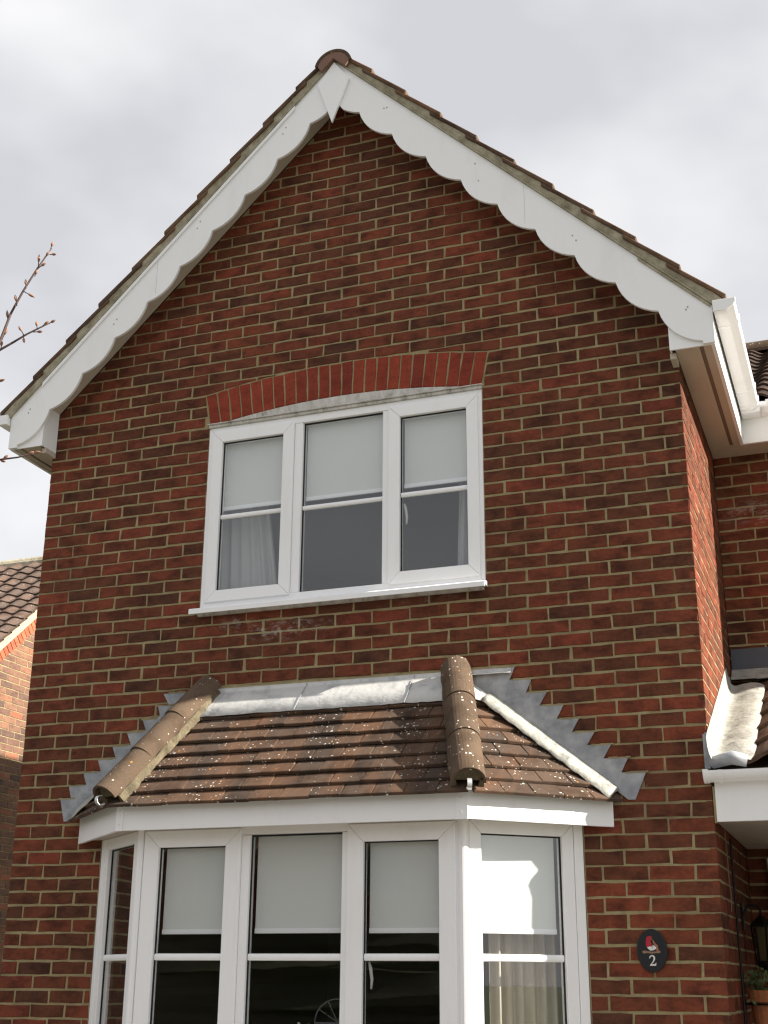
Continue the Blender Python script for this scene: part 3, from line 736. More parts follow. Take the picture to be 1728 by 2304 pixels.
# door frame under the porch
mb = MB(); fbox(mb, REC, .118, .20, 0, 2.28, .002, .05); fbox(mb, REC, 1.08, 1.165, 0, 2.28, .002, .05); fbox(mb, REC, .201, 1.079, 2.2, 2.28, .002, .05)
df = obj('door_frame', mb, 'white_plastic', house, bevel=.003)
mb = MB(); fbox(mb, REC, .201, 1.079, .02, 2.199, .002, .03); obj('door_panel', mb, 'room_dark', df)

# ------------------------------------------------------------------ upper window
win = obj('upper_window', (lambda q: (mitred(q, FRONT, 1.149, 2.911, 3.662, 4.826, .046, -.07, -.002), q)[1])(MB()), 'white_plastic', house, bevel=.0015)
mb = MB(); fbox(mb, FRONT, 1.731, 1.784, 3.7085, 4.7795, -.07, -.004); fbox(mb, FRONT, 2.300, 2.340, 3.7085, 4.7795, -.07, -.004); obj('mullion', mb, 'white_plastic', win, bevel=.003)
def sash(fr, u0, u1, v0, v1, wd, parent, n0=-.05, n1=.012, gn=-.012):
    q = MB(); mitred(q, fr, u0, u1, v0, v1, wd, n0, n1); s_ = obj('sash', q, 'white_plastic', parent, bevel=.003); return s_
def glazing(fr, u0, u1, v0, v1, parent, gn=-.014, bar=None, barh=.030, bead=.006):
    q = MB(); mitred(q, fr, u0-.004, u1+.004, v0-.004, v1+.004, .009, gn-.004, gn+.004); obj('gasket', q, 'gasket', parent)
    q = MB(); fbox(q, fr, u0, u1, v0, v1, gn-.002, gn); obj('pane', q, 'glass', parent)
    if bar:
        q = MB(); fprism(q, Fr(fr.p(0, bar, gn), fr.N, fr.V, fr.U), [(.0006, -barh/2), (.008, -barh/2+.003), (.011, -.004), (.011, .004), (.008, barh/2-.003), (.0006, barh/2)], u0+.003, u1-.003)
        fprism(q, Fr(fr.p(0, bar, gn-.0026), -fr.N, fr.V, fr.U), [(.0006, -barh/2), (.008, -barh/2+.003), (.008, barh/2-.003), (.0006, barh/2)], u0+.003, u1-.003)
        obj('glazing_bar', q, 'white_plastic', parent)
sash(FRONT, 1.178, 1.7295, 3.696, 4.791, .070, win); glazing(FRONT, 1.250, 1.656, 3.768, 4.719, win, bar=4.232)
glazing(FRONT, 1.786, 2.298, 3.712, 4.776, win, gn=-.03, bar=4.232)
sash(FRONT, 2.3415, 2.888, 3.696, 4.791, .070, win); glazing(FRONT, 2.413, 2.816, 3.768, 4.719, win, bar=4.232)
mb = MB(); fbox(mb, FRONT, 1.146, 2.914, 4.827, 4.845, -.05, .012); fbox(mb, FRONT, 1.140, 2.920, 4.8455, 4.853, -.05, .022); obj('head_trim', mb, 'dirty_white', win, bevel=.003)
mb = MB(); xs = [1.162+(2.898-1.162)*i/16 for i in range(17)]
fprism(mb, FRONT, [(xs[0], 4.8535), (xs[-1], 4.8535)]+[(x, max(4.855, arc(x, ARC_R)-.002)) for x in xs[::-1]], -.05, .004); obj('arched_head_board', mb, 'dirty_white', win)
mb = MB(); fprism(mb, Fr((1.112, 0, 3.61), (0, -1, 0), (0, 0, 1), (1, 0, 0)), [(-.05, .05), (.012, .05), (.062, .040), (.070, .034), (.070, .006), (.064, .006), (.062, .026), (.030, .020), (-.05, .022)], 0, 1.812); obj('window_sill', mb, 'white_plastic', win, bevel=.0015)
mb = MB(); fbox(mb, FRONT, 1.148, 2.905, 3.612, 3.6295, .001, .024); obj('sill_fillet', mb, 'dirty_white', win)
def handle(fr, u, v, parent):
    q = MB(); tube(q, [fr.p(u, v+.02, -.045), fr.p(u+.006, v-.01, -.052), fr.p(u+.012, v-.06, -.055), fr.p(u+.010, v-.105, -.052)], [.006, .009, .008, .005], 8); obj('window_handle', q, 'handle_white', parent, smooth=True)
handle(FRONT, 2.422, 4.17, win)

# ------------------------------------------------------------------ bay window
BY = -.42; BXL, BXR = 1.097, 2.896; BWL, BWR = .602, 3.392; BZ0, BZ1 = .80, 2.338
BF = Fr((0, BY, 0), (1, 0, 0), (0, 0, 1), (0, -1, 0))
lenS = math.hypot(BWR-BXR, BY)
BR = Fr((BXR, BY, 0), (BWR-BXR, -BY, 0), (0, 0, 1), (-BY, -(BWR-BXR), 0))
BL = Fr((BXL, BY, 0), (BWL-BXL, -BY, 0), (0, 0, 1), (BY, -(BXL-BWL), 0))
bay = obj('bay_window', (lambda q: (mitred(q, BF, BXL+.028, BXR-.028, BZ0, BZ1, .040, -.07, -.004), q)[1])(MB()), 'white_plastic', house, bevel=.002)
mb = MB(); fbox(mb, BF, 1.700, 1.746, BZ0+.042, BZ1-.042, -.07, -.006); fbox(mb, BF, 2.257, 2.288, BZ0+.042, BZ1-.042, -.07, -.006); obj('mullion', mb, 'white_plastic', bay, bevel=.003)
sash(BF, 1.136, 1.699, .82, 2.330, .086, bay, n1=.010); glazing(BF, 1.224, 1.611, .908, 2.243, bay, gn=-.016, bar=1.700, barh=.034)
glazing(BF, 1.748, 2.255, .845, 2.292, bay, gn=-.030, bar=1.700, barh=.034)
sash(BF, 2.290, 2.854, .82, 2.330, .086, bay, n1=.010); glazing(BF, 2.378, 2.766, .908, 2.243, bay, gn=-.016, bar=1.700, barh=.034)
for fr, side in ((BR, 1), (BL, -1)):
    mb = MB(); mitred(mb, fr, .030, lenS-.055, BZ0, BZ1, .062, -.07, -.004); o = obj('side_frame', mb, 'white_plastic', bay, bevel=.003)
    glazing(fr, .094, lenS-.119, BZ0+.064, BZ1-.064, bay, gn=-.03, bar=1.700, barh=.034)
    mb = MB(); fbox(mb, fr, lenS-.053, lenS-.002, BZ0, BZ1, -.06, -.001); obj('jamb_trim', mb, 'white_plastic', bay, bevel=.003)
    # corner post, faceted
    cx = BXR if side > 0 else BXL
    pl = [(cx-side*.027, BY-.003), (cx-side*.012, BY-.006), (cx-side*.009, BY-.011), (cx+side*.003, BY-.009)]
    q1 = fr.p(.010, 0, .008); q2 = fr.p(.029, 0, -.003); q3 = fr.p(.029, 0, -.06)
    pl += [(q1.x, q1.y), (q2.x, q2.y), (q3.x, q3.y), (cx-side*.027, BY+.06)]
    mb = MB(); fprism(mb, Fr((0, 0, 0), (1, 0, 0), (0, 1, 0), (0, 0, 1)), pl, BZ0, BZ1); obj('corner_post', mb, 'white_plastic', bay, bevel=.002)
handle(BF, 2.392, 1.66, bay)
# sill and dwarf wall under the bay
pl = [(BWL-.03, 0), (BXL-.03, BY-.05), (BXR+.03, BY-.05), (BWR+.03, 0), (BWR, .1), (BWL, .1)]
PLAN = Fr((0, 0, 0), (1, 0, 0), (0, 1, 0), (0, 0, 1))
mb = MB(); fprism(mb, PLAN, pl, .75, .798); obj('bay_sill', mb, 'white_plastic', bay, bevel=.003)
for fr, ln in ((BF, None), (BR, lenS), (BL, lenS)):
    mb = MB(); u0, u1 = (BXL, BXR) if ln is None else (0, ln)
    fbox(mb, fr, u0, u1, 0, .749, -.1, -.014); dw = obj('bay_base_wall', mb, 'mortar', bay)
    mb = MB()
    for r in rows(0, .74):
        zt = ZJ0-CO*r-.006; zb = zt-.063
        if zb < 0 or zt > .75: continue
        x = u0-(.11 if r % 2 else 0)
        while x < u1:
            a, b2 = max(x, u0+.004), min(x+.215, u1-.004)
            if b2-a > .02: piece(mb, fr, [(a, zb), (b2, zb), (b2, zt), (a, zt)], .03, -.008, r=random.uniform(.01, 1), seed=r*31+int(x*999))
            x += .225
    obj('brick_courses', mb, 'brick', bay, stuff=True)
# fascia and soffit of the bay roof
FXL, FXR, FY, FWL, FWR = 1.035, 2.957, -.56, .442, 3.553
FZ0, FZ1 = 2.322, 2.468
pl = [(FWL+.03, -.004), (FXL+.01, FY+.021), (FXR-.01, FY+.021), (FWR-.03, -.004), (BWR-.06, -.004), (BXR-.03, BY+.03), (BXL+.03, BY+.03), (BWL+.06, -.004)]
bm = bmesh.new(); vs = [bm.verts.new((x, y, 2.339)) for x, y in pl]; f = bm.faces.new(vs)
ret = bmesh.ops.extrude_face_region(bm, geom=[f]); bmesh.ops.translate(bm, vec=(0, 0, .01), verts=[e for e in ret['geom'] if isinstance(e, bmesh.types.BMVert)])
bmesh.ops.recalc_face_normals(bm, faces=bm.faces); bmesh.ops.triangulate(bm, faces=bm.faces)
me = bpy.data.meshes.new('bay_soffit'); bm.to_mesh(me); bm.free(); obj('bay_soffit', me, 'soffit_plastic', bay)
mb = MB(); fbox(mb, Fr((0, FY, 0), (1, 0, 0), (0, 0, 1), (0, -1, 0)), FXL, FXR, FZ0, FZ1, -.02, 0); obj('bay_fascia', mb, 'white_plastic', bay, bevel=.002)
FR_ = Fr((FXR, FY, 0), (FWR-FXR, -FY, 0), (0, 0, 1), (-FY, -(FWR-FXR), 0)); FL_ = Fr((FXL, FY, 0), (FWL-FXL, -FY, 0), (0, 0, 1), (FY, -(FXL-FWL), 0)); lenF = math.hypot(FWR-FXR, FY)
for fr in (FR_, FL_):
    mb = MB(); fbox(mb, fr, .002, lenF-.003, FZ0, FZ1, -.02, 0); obj('bay_fascia', mb, 'white_plastic', bay, bevel=.002)
FF = Fr((0, FY, 0), (1, 0, 0), (0, 0, 1), (0, -1, 0))
mb = MB(); fbox(mb, FF, FXL-.002, FXL+.040, FZ0-.002, FZ1, .0005, .0045); obj('corner_trim', mb, 'white_plastic', bay, bevel=.001)
mb = MB(); fbox(mb, FF, FXR-.060, FXR+.002, FZ0-.002, FZ1, .0005, .0045); obj('corner_trim', mb, 'white_plastic', bay, bevel=.001)
for u, v in ((FXR-.03, FZ0+.03), (FXR-.03, FZ0+.10), (FXL+.02, FZ0+.03), (FXL+.02, FZ0+.1)):
    mb = MB(); tube(mb, [FF.p(u, v, .004), FF.p(u, v, .007)], .004, 8); obj('fascia_screw', mb, 'handle_white', bay)

# bay roof
TXL, TXR, TY, TWL, TWR, TZ = 1.007, 2.985, -.63, .340, 3.652, 2.447
Q = 1.122
HX = .2505                                   # hip runs in by this much at the wall
ln = math.hypot(1, Q)
RFr = Fr((0, TY, TZ), (1, 0, 0), (0, 1/ln, Q/ln), (0, -Q/ln, 1/ln))
dS = Vector((TWR-TXR, -TY, 0)).normalized(); nS = Vector((dS.y, -dS.x, 0))
RSr = Fr((TXR, TY, TZ), dS, (-nS/ln+Vector((0, 0, Q/ln))), (nS*Q/ln+Vector((0, 0, 1/ln))))
RSl = Fr((TXL, TY, TZ), Vector((-dS.x, dS.y, 0)), (-Vector((-nS.x, nS.y, 0))/ln+Vector((0, 0, Q/ln))), (Vector((-nS.x, nS.y, 0))*Q/ln+Vector((0, 0, 1/ln))))
VTOP = .63*ln
mb = MB()
for fr, poly in ((RFr, [(TXL+.06, .07), (TXR-.06, .07), (TXR-HX, VTOP), (TXL+HX, VTOP)]),): fprism(mb, fr, poly, -.07, -.042)
bay_roof = obj('bay_roof', mb, 'verge_mortar', house)
hipW = Vector((TXR-HX, 0, TZ+.63*Q)); wallP = Vector((TWR, 0, TZ))
def loc2(fr, p): d = Vector(p)-fr.O; return (d.dot(fr.U), d.dot(fr.V))
for fr, sg in ((RSr, 1), (RSl, -1)):
    hw = hipW.copy(); wp_ = wallP.copy()
    if sg < 0: hw.x = TXL+HX; wp_.x = TWL
    tri = [(0, 0), loc2(fr, wp_), loc2(fr, hw)]
    mb = MB(); fprism(mb, fr, [(tri[0][0]+.05, .06), (tri[1][0]-.05, .06), tri[2]], -.07, -.042); obj('roof_boarding', mb, 'verge_mortar', bay_roof)
    k = 0
    for c_ in range(9):
        v0 = c_*.1; 
        u = -.3+(.0825 if c_ % 2 else 0)
        while u < 1.2:
            poly = [(u+.001, v0), (u+.164, v0), (u+.164, v0+.16), (u+.001, v0+.16)]
            (a0, b0), (a1, b1), (a2, b2_) = tri
            hx_, hv_ = a2, b2_
            # inside the hip line: u >= hx/hv*v
            q = clip(poly, -hv_, hx_, -.012)
            dx_, dv_ = a2-a1, b2_-b1
            q = clip(q, dv_*-1 if False else -dv_*-1, -dx_, (-dv_*-1)*a1-dx_*b1-.022)
            if area(q) > .0012:
                fr2 = Fr(fr.p(0, v0, .004), fr.U, (fr.V*.16-fr.N*.034).normalized(), (fr.N*.16+fr.V*.034).normalized())
                m1 = MB(); piece(m1, fr2, [(p[0]+random.uniform(-.001, .001), p[1]-v0) for p in q], .017, random.uniform(-.002, .002), jit=.0018, inset=.003, seed=int(u*1e4)+c_)
                obj('roof_tile', m1, 'roof_tile', bay_roof)
            u += .165
rg = random.Random(12)
TILE = []
for i in range(8):
    m1 = MB(); fr0 = Fr((0, 0, 0), RFr.U, (RFr.V*.16-RFr.N*.034).normalized(), (RFr.N*.16+RFr.V*.034).normalized())
    piece(m1, fr0, [(-.0818, 0), (.0818, 0), (.0818, .16), (-.0818, .16)], .017, 0, jit=.0018, inset=.003, seed=300+i); me = m1.mesh('roof_tile'); me.materials.append(MATS['roof_tile']); TILE.append(me)
for c_ in range(9):
    v0 = c_*.1; u = TXL-.165+(.0825 if c_ % 2 else 0)
    while u < TXR+.1:
        lo = TXL+HX*(v0+.1)/VTOP; hi = TXR-HX*(v0+.1)/VTOP
        c0 = u+.0825
        if u > lo-.0 and u+.165 < hi+.0:
            o = obj('roof_tile', rg.choice(TILE), None, bay_roof, loc=RFr.p(c0+rg.uniform(-.001, .001), v0+rg.uniform(-.003, .002), .004+rg.uniform(-.002, .003)))
        else:
            poly = clip(clip([(u+.001, v0), (u+.164, v0), (u+.164, v0+.16), (u+.001, v0+.16)], -1, HX/VTOP, -TXL-.004), 1, HX/VTOP, TXR-.004)
            if area(poly) > .0012:
                fr2 = Fr(RFr.p(0, v0, .004), RFr.U, (RFr.V*.16-RFr.N*.034).normalized(), (RFr.N*.16+RFr.V*.034).normalized())
                m1 = MB(); piece(m1, fr2, [(p[0], p[1]-v0) for p in poly], .017, rg.uniform(-.002, .002), jit=.0018, inset=.003, seed=c_*17+int(u*100)); obj('roof_tile', m1, 'roof_tile', bay_roof)
        u += .165
for fr, sg in ((RSr, 1), (RSl, -1)):            # lead saddle at the top of each side slope
    hw = hipW.copy(); wp_ = wallP.copy()
    if sg < 0: hw.x = TXL+HX; wp_.x = TWL
    b1, b2_ = loc2(fr, wp_), loc2(fr, hw)
    q = MB(); fprism(q, fr, [b2_, (b2_[0]*.80, b2_[1]*.80), (b2_[0]*.80+.05, b2_[1]*.765), (b2_[0]+(b1[0]-b2_[0])*.30, b2_[1]+(b1[1]-b2_[1])*.30)], .012, .018); obj('lead_saddle', q, 'sunlit_lead', bay_roof, bevel=.003)
# hip tiles with mortar bedding and curled hip irons
for sg in (1, -1):
    A = Vector((TXR if sg > 0 else TXL, TY, TZ)); B = Vector((TXR-HX if sg > 0 else TXL+HX, 0, TZ+.63*Q)); d = (B-A).normalized(); L_ = (B-A).length
    up = Vector((sg*.20, -.45, .9)); up = (up-d*up.dot(d)).normalized()
    segs = [(.02, .36), (.34, .68), (.66, L_+.02)]
    for i, (s0, s1) in enumerate(segs):
        q = half_round(A+d*s0+up*(.022+.008), A+d*s1+up*.022, .084, .014, up, seg=16, arcdeg=188)
        obj('hip_tile', q, 'ridge_tile', bay_roof, smooth=False)
    mb = MB(); sd2 = d.cross(up)
    for sgn in (-1, 1):
        pr_ = [(sgn*.050, -.03), (sgn*.080, -.030), (sgn*.079, .016), (sgn*.060, .022)]
        n = 18; V = []; F = []
        for k in range(n+1):
            p0 = A+d*(.05+(L_-.06)*k/n)
            for u_, v_ in pr_: V.append(p0+sd2*(u_*(1+rg.uniform(-.07, .10)))+up*(v_+rg.uniform(-.006, .006)))
        for k in range(n):
            for j in range(4): F.append((k*4+j, k*4+(j+1) % 4, k*4+4+(j+1) % 4, k*4+4+j))
        F += [(0, 1, 2, 3), tuple(n*4+j for j in (3, 2, 1, 0))]
        mb.add(V, F)
    obj('hip_mortar', mb, 'hip_bedding', bay_roof)
    q = MB(); fprism(q, Fr(A+d*.055+up*.026, sd2, up, -d), [(.066*math.sin(R_(a)), .066*math.cos(R_(a))) for a in range(-100, 101, 20)], -.02, 0); obj('hip_end_mortar', q, 'hip_bedding', bay_roof)
    mb = MB(); c0 = A+d*.0+up*.045-d*.01; V = []; F = []; n = 18     # curled strap
    for k in range(n+1):
        a = R_(-100+250*k/n); rr = .030-.006*k/n; p0 = c0-d*(math.cos(a)*rr)+up*(math.sin(a)*rr)
        V += [p0-sd2*.011, p0+sd2*.011]
    for k in range(n): F.append((2*k, 2*k+1, 2*k+3, 2*k+2))
    mb.add(V, F); o = obj('hip_iron', mb, 'galvanised', bay_roof); sm = o.modifiers.new('solid', 'SOLIDIFY'); sm.thickness = .004
# lead: top band, aprons, stepped teeth let into the bed joints
mb = MB(); V = []; F = []; n = 40; rg = random.Random(8)
ztop = 3.170
prof = [(-.007, ztop), (-.009, ztop-.012), (-.012, ztop-.024)]
xL, xR = TXL+HX-.03, 3.045
for k in range(n+1):
    x = xL+(xR-xL)*k/n
    for (y, z) in prof: V.append((x, y, z))
    for v_ in (VTOP-.030, VTOP-.11, .705+rg.uniform(-.004, .004)):
        p = RFr.p(x, v_, .012+rg.uniform(-.0008, .001)); V.append((p.x, p.y, p.z))
for k in range(n):
    if xL+(xR-xL)*(k+1)/n > TXR-HX+.13: pass
    for j in range(5):
        x0 = xL+(xR-xL)*k/n
        if x0 > TXR-HX+.08 and j > 2: continue
        F.append((k*6+j, k*6+j+1, k*6+7+j, k*6+6+j))
mb.add(V, F); o = obj('lead_flashing', mb, 'sunlit_lead', bay_roof, smooth=True); sm = o.modifiers.new('solid', 'SOLIDIFY'); sm.thickness = .003
for sg in (1, -1):
    mb = MB(); fprism(mb, FRONT, [(1.997+sg*(x-1.997), z) for x, z in [(2.68, 3.160), (3.05, 3.165), (2.965, 3.02), (2.68, 3.08)]], .0015, .0048); obj('lead_cover', mb, 'lead', bay_roof)
mb = MB(); fbox(mb, FRONT, TXL+HX-.02, 3.06, 3.168, 3.180, .001, .007); obj('mortar_pointing', mb, 'mortar', bay_roof)
for xo in (1.86, 2.50):
    mb = MB(); p0 = RFr.p(xo, .702, .019); tube(mb, [(xo, -.0115, ztop), (xo+.004, -.021, ztop-.05), RFr.p(xo+.005, VTOP-.04, .019), p0], .0022, 6); obj('lead_lap', mb, 'lead', bay_roof)
tipsR = [(3.065, 3.173), (3.154, 3.100), (3.235, 3.025), (3.321, 2.951), (3.399, 2.876), (3.477, 2.803), (3.557, 2.733), (3.640, 2.662), (3.725, 2.585)]
notR = [(3.033, 3.100), (3.120, 3.027), (3.190, 2.952), (3.279, 2.877), (3.356, 2.804), (3.433, 2.734), (3.514, 2.663), (3.601, 2.588)]
tipsL = [(.990, 3.166), (.913, 3.094), (.816, 3.020), (.718, 2.948), (.626, 2.873), (.534, 2.800), (.442, 2.730), (.350, 2.656), (.300, 2.582)]
notL = [(1.00, 3.096), (.935, 3.022), (.845, 2.950), (.750, 2.875), (.655, 2.802), (.560, 2.732), (.468, 2.658), (.372, 2.584)]
for tips, nots, sg, foot in ((tipsR, notR, 1, [(3.665, 2.452), (3.63, 2.452)]), (tipsL, notL, -1, [(.335, 2.452), (.365, 2.452)])):
    # base strip following the slope
    lineA = (2.93, 3.035) if sg > 0 else (1.065, 3.035); lineB = (3.585, 2.500) if sg > 0 else (.41, 2.500)
    # tooth pieces
    allq = [(2.96, 3.173) if sg > 0 else (1.05, 3.166)]
    for k in range(9):
        allq.append(tips[k])
        if k < 8: allq.append(nots[k])
    allq += [foot[0], foot[1], lineA]
    bm = bmesh.new(); vs = [bm.verts.new((x, -.006-.0012*(i % 2), z)) for i, (x, z) in enumerate(allq)]
    f = bm.faces.new(vs if sg < 0 else vs[::-1]); bmesh.ops.triangulate(bm, faces=[f])
    me = bpy.data.meshes.new('step_flashing'); bm.to_mesh(me); bm.free()
    o = obj('step_flashing', me, 'lead', bay_roof); sm = o.modifiers.new('solid', 'SOLIDIFY'); sm.thickness = .002
    for k in range(9):
        q = MB(); tx, tz = tips[k]; x0_, x1_ = sorted((tx+sg*.012, tx-sg*.10)); n = 5
        for j in range(n):
            a0_, a1_ = x0_+(x1_-x0_)*j/n, x0_+(x1_-x0_)*(j+1)/n
            fbox(q, FRONT, a0_, a1_, tz-.002+rg.uniform(-.001, .001), tz+.006+rg.uniform(-.002, .002), .001, .007+rg.uniform(0, .002))
        obj('joint_pointing', q, 'mortar', bay_roof)
    # apron turned down over the side tiles
    mb = MB(); V = []; F = []; n = 26
    fr = RSr if sg > 0 else RSl
    for k in range(n+1):
        f_ = k/n; x = lineA[0]+(lineB[0]-lineA[0])*f_; z = lineA[1]+(lineB[1]-lineA[1])*f_
        p0 = Vector((x, -.008, z+.012)); 
        dn = Vector((-sg*.30, -.85, -.30)).normalized(); wv = .004*math.sin(f_*math.pi*2*8)
        V += [p0, p0+Vector((0, -.006, -.010)), p0+dn*.052+Vector((0, 0, -.012+wv)), p0+dn*.098+Vector((0, 0, -.030+wv))]
    for k in range(n):
        for j in range(3): F.append((k*4+j, k*4+j+1, k*4+5+j, k*4+4+j))
    mb.add(V, F); o = obj('lead_apron', mb, 'worn_lead', bay_roof, smooth=True); sm = o.modifiers.new('solid', 'SOLIDIFY'); sm.thickness = .003

# ------------------------------------------------------------------ rooms behind the windows
def room(x0, x1, y0, y1, z0, z1, wallm, ceilm, floorm):
    q = MB(); fbox(q, PLAN, x0, x1, y0, y1, z1, z1+.05); obj('ceiling', q, ceilm, house)
    q = MB(); fbox(q, PLAN, x0, x1, y0, y1, z0-.05, z0); obj('room_floor', q, floorm, house)
    q = MB(); fbox(q, PLAN, x0, x1, y1, y1+.05, z0, z1); fbox(q, PLAN, x0-.05, x0, y0, y1, z0, z1); fbox(q, PLAN, x1, x1+.05, y0, y1, z0, z1); obj('room_wall', q, wallm, house)
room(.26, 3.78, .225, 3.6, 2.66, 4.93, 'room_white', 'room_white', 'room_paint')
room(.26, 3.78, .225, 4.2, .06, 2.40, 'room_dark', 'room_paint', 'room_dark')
mb = MB(); fprism(mb, PLAN, [(BWL+.02, .224), (BXL+.05, BY+.08), (BXR-.05, BY+.08), (BWR-.02, .224)], 2.352, 2.40); obj('bay_ceiling', mb, 'room_paint', house)
mb = MB(); fprism(mb, PLAN, [(BWL+.02, .224), (BXL+.05, BY+.08), (BXR-.05, BY+.08), (BWR-.02, .224)], .70, .745); obj('bay_floor', mb, 'room_dark', house)
mb = MB(); fbox(mb, PLAN, .8, 3.2, .30, .36, 2.30, 2.398); obj('room_beam', mb, 'room_paint', house)

# ------------------------------------------------------------------ blinds and curtains
def blind(fr, u0, u1, zb, zt, n, label):
    c0 = fr.p((u0+u1)/2, zb, n); e = empty('roller_blind', c0, label, 'blind', 'roller blinds in the windows')
    q = MB(); fbox(q, fr, u0, u1, zb+.02, zt, n-.001, n+.0005); obj('fabric', q, 'blind_fabric', e)
    q = MB(); fprism(q, Fr(fr.p(0, zb, n), fr.N, fr.V, fr.U), [(-.006, 0), (.006, 0), (.007, .010), (.006, .024), (-.006, .024)], u0, u1); obj('bottom_bar', q, 'white_plastic', e)
    q = MB(); tube(q, [fr.p(u0, zt, n-.006), fr.p(u1, zt, n-.006)], .016, 10); obj('roller', q, 'handle_white', e)
blind(FRONT, 1.245, 1.665, 4.288, 4.775, -.055, 'pale roller blind half down in the left light of the upper window')
blind(FRONT, 1.792, 2.292, 4.288, 4.815, -.062, 'pale roller blind half down in the wide middle light of the upper window')
blind(FRONT, 2.420, 2.830, 4.288, 4.775, -.055, 'pale roller blind half down in the right light of the upper window')
blind(BF, 1.236, 1.640, 1.812, 2.29, -.060, 'pale roller blind in the bay casement nearest the left corner post')
blind(BF, 1.765, 2.262, 1.814, 2.335, -.066, 'pale roller blind in the fixed middle light of the bay window')
blind(BF, 2.388, 2.790, 1.812, 2.29, -.060, 'pale roller blind in the bay casement just left of the sunlit corner post')
blind(BR, .10, lenS-.135, 1.812, 2.30, -.068, 'sunlit roller blind in the angled right side of the bay window')
def curtain(x0, y0, x1, y1, z0, z1, folds, amp, m_, label, lean=0.0):
    e = empty('curtain', ((x0+x1)/2, (y0+y1)/2, z0), label, 'curtain', 'curtains behind the windows')
    n = folds*8; d = Vector((x1-x0, y1-y0, 0)); nrm = Vector((-d.y, d.x, 0)).normalized(); V = []; F = []
    for j in range(9):
        f = j/8; z = z0+(z1-z0)*f; sq = 1-.25*f if lean else 1
        for k in range(n+1):
            u = k/n; p = Vector((x0, y0, z))+d*(u*(1-lean*(f)))+nrm*amp*math.sin(u*folds*2*math.pi+.4*math.sin(3*f+u*5))*(.7+.3*math.sin(u*9))
            V.append(p)
    for j in range(8):
        for k in range(n): F.append((j*(n+1)+k, j*(n+1)+k+1, (j+1)*(n+1)+k+1, (j+1)*(n+1)+k))
    q = MB(); q.add(V, F); o = obj('fabric', q, m_, e, smooth=True); sm = o.modifiers.new('solid', 'SOLIDIFY'); sm.thickness = .0015
    q = MB(); tube(q, [(x0, y0, z1+.01), (x1, y1, z1+.01)], .008, 8); obj('heading', q, 'handle_white', e)
curtain(1.16, .15, 1.60, .15, 3.70, 4.80, 6, .018, 'sheer_fabric', 'sheer white curtain at the left of the upper window', .35)
curtain(2.92, .15, 2.70, .15, 3.70, 4.80, 4, .015, 'sheer_fabric', 'sheer white curtain edge at the right of the upper window', .2)
cA = BR.p(.20, 0, -.17); cB = BR.p(.56, 0, -.17)
curtain(cA.x, cA.y, cB.x, cB.y, .95, 2.30, 6, .026, 'curtain_fabric', 'beige gathered curtain behind the right side pane of the bay')
cA = BL.p(.50, 0, -.17); cB = BL.p(.14, 0, -.17)
curtain(cA.x, cA.y, cB.x, cB.y, .95, 2.30, 6, .026, 'curtain_fabric', 'beige gathered curtain behind the left side pane of the bay')
# white tulip on the bay's ledge, made-up wire fan in place of a fanlight
e = empty('tulip_ornament', (1.985, -.22, .80), 'small white tulip-shaped ornament in the middle bay light', 'ornament')
TP = Fr((1.985, -.22, 0), (1, 0, 0), (0, 0, 1), (0, -1, 0))
mb = MB(); fprism(mb, TP, [(-.022, 1.335), (.022, 1.335), (.036, 1.355), (.030, 1.392), (.010, 1.372), (.0, 1.366), (-.008, 1.376), (-.026, 1.398), (-.034, 1.36)], -.012, .012); obj('flower', mb, 'paint_white', e, bevel=.005)
mb = MB(); tube(mb, [TP.p(0, 1.335), TP.p(0, .80)], .006); obj('stem', mb, 'paint_white', e)
e = empty('fanlight_stand_in', (2.12, -.10, .80), 'faint half-round wire fan standing in for a fanlight behind the middle bay light', 'ornament')
FP = Fr((2.12, -.10, 0), (1, 0, 0), (0, 0, 1), (0, -1, 0)); fc = 1.39
mb = MB(); tube(mb, [FP.p(.125*math.cos(R_(a)), fc+.115*math.sin(R_(a))) for a in range(0, 181, 12)], .004, 6); tube(mb, [FP.p(-.125, fc), FP.p(.125, fc)], .005, 6); obj('hoop', mb, 'paint_grey', e)
for a in (35, 65, 115, 145):
    mb = MB(); tube(mb, [FP.p(.0, fc+.005), FP.p(.122*math.cos(R_(a)), fc+.112*math.sin(R_(a)))], .003, 6); obj('spoke', mb, 'paint_grey', e)
mb = MB(); tube(mb, [FP.p(0, fc), FP.p(0, .80)], .006, 6); obj('stem', mb, 'paint_grey', e)

# ------------------------------------------------------------------ house number plaque
pq = empty('house_number_plaque', (3.703, -.012, 1.64), 'oval black slate plaque with painted red bird and white number 2', 'sign')
PX, PZ = 3.703, 1.738
PF = Fr((PX, -.008, PZ), (1, 0, 0), (0, 0, 1), (0, -1, 0))
ell = lambda a, b2, n=40: [(a*math.cos(2*math.pi*k/n), b2*math.sin(2*math.pi*k/n)) for k in range(n)]
mb = MB(); fprism(mb, PF, ell(.073, .099), -.001, .010); obj('plate', mb, 'slate', pq, bevel=.004)
sc_ = .145/850.0                              # plaque crop pixels to metres (centre 810,1220)
def art(name, pts, m_, n1):
    q = MB(); fprism(q, PF, [((x-810)*sc_, (1220-y)*sc_) for x, y in pts], .0099, n1); obj(name, q, m_, pq)
art('belly', [(655, 1090), (700, 1160), (760, 1220), (840, 1215), (960, 1165), (940, 1130), (830, 1060), (780, 920), (830, 910), (700, 1000)], 'paint_white', .0108)
art('breast', [(690, 850), (750, 832), (820, 842), (832, 880), (800, 910), (785, 960), (800, 1040), (830, 1090), (810, 1110), (740, 1112), (690, 1130), (655, 1100), (648, 1010), (668, 910)], 'paint_red', .0112)
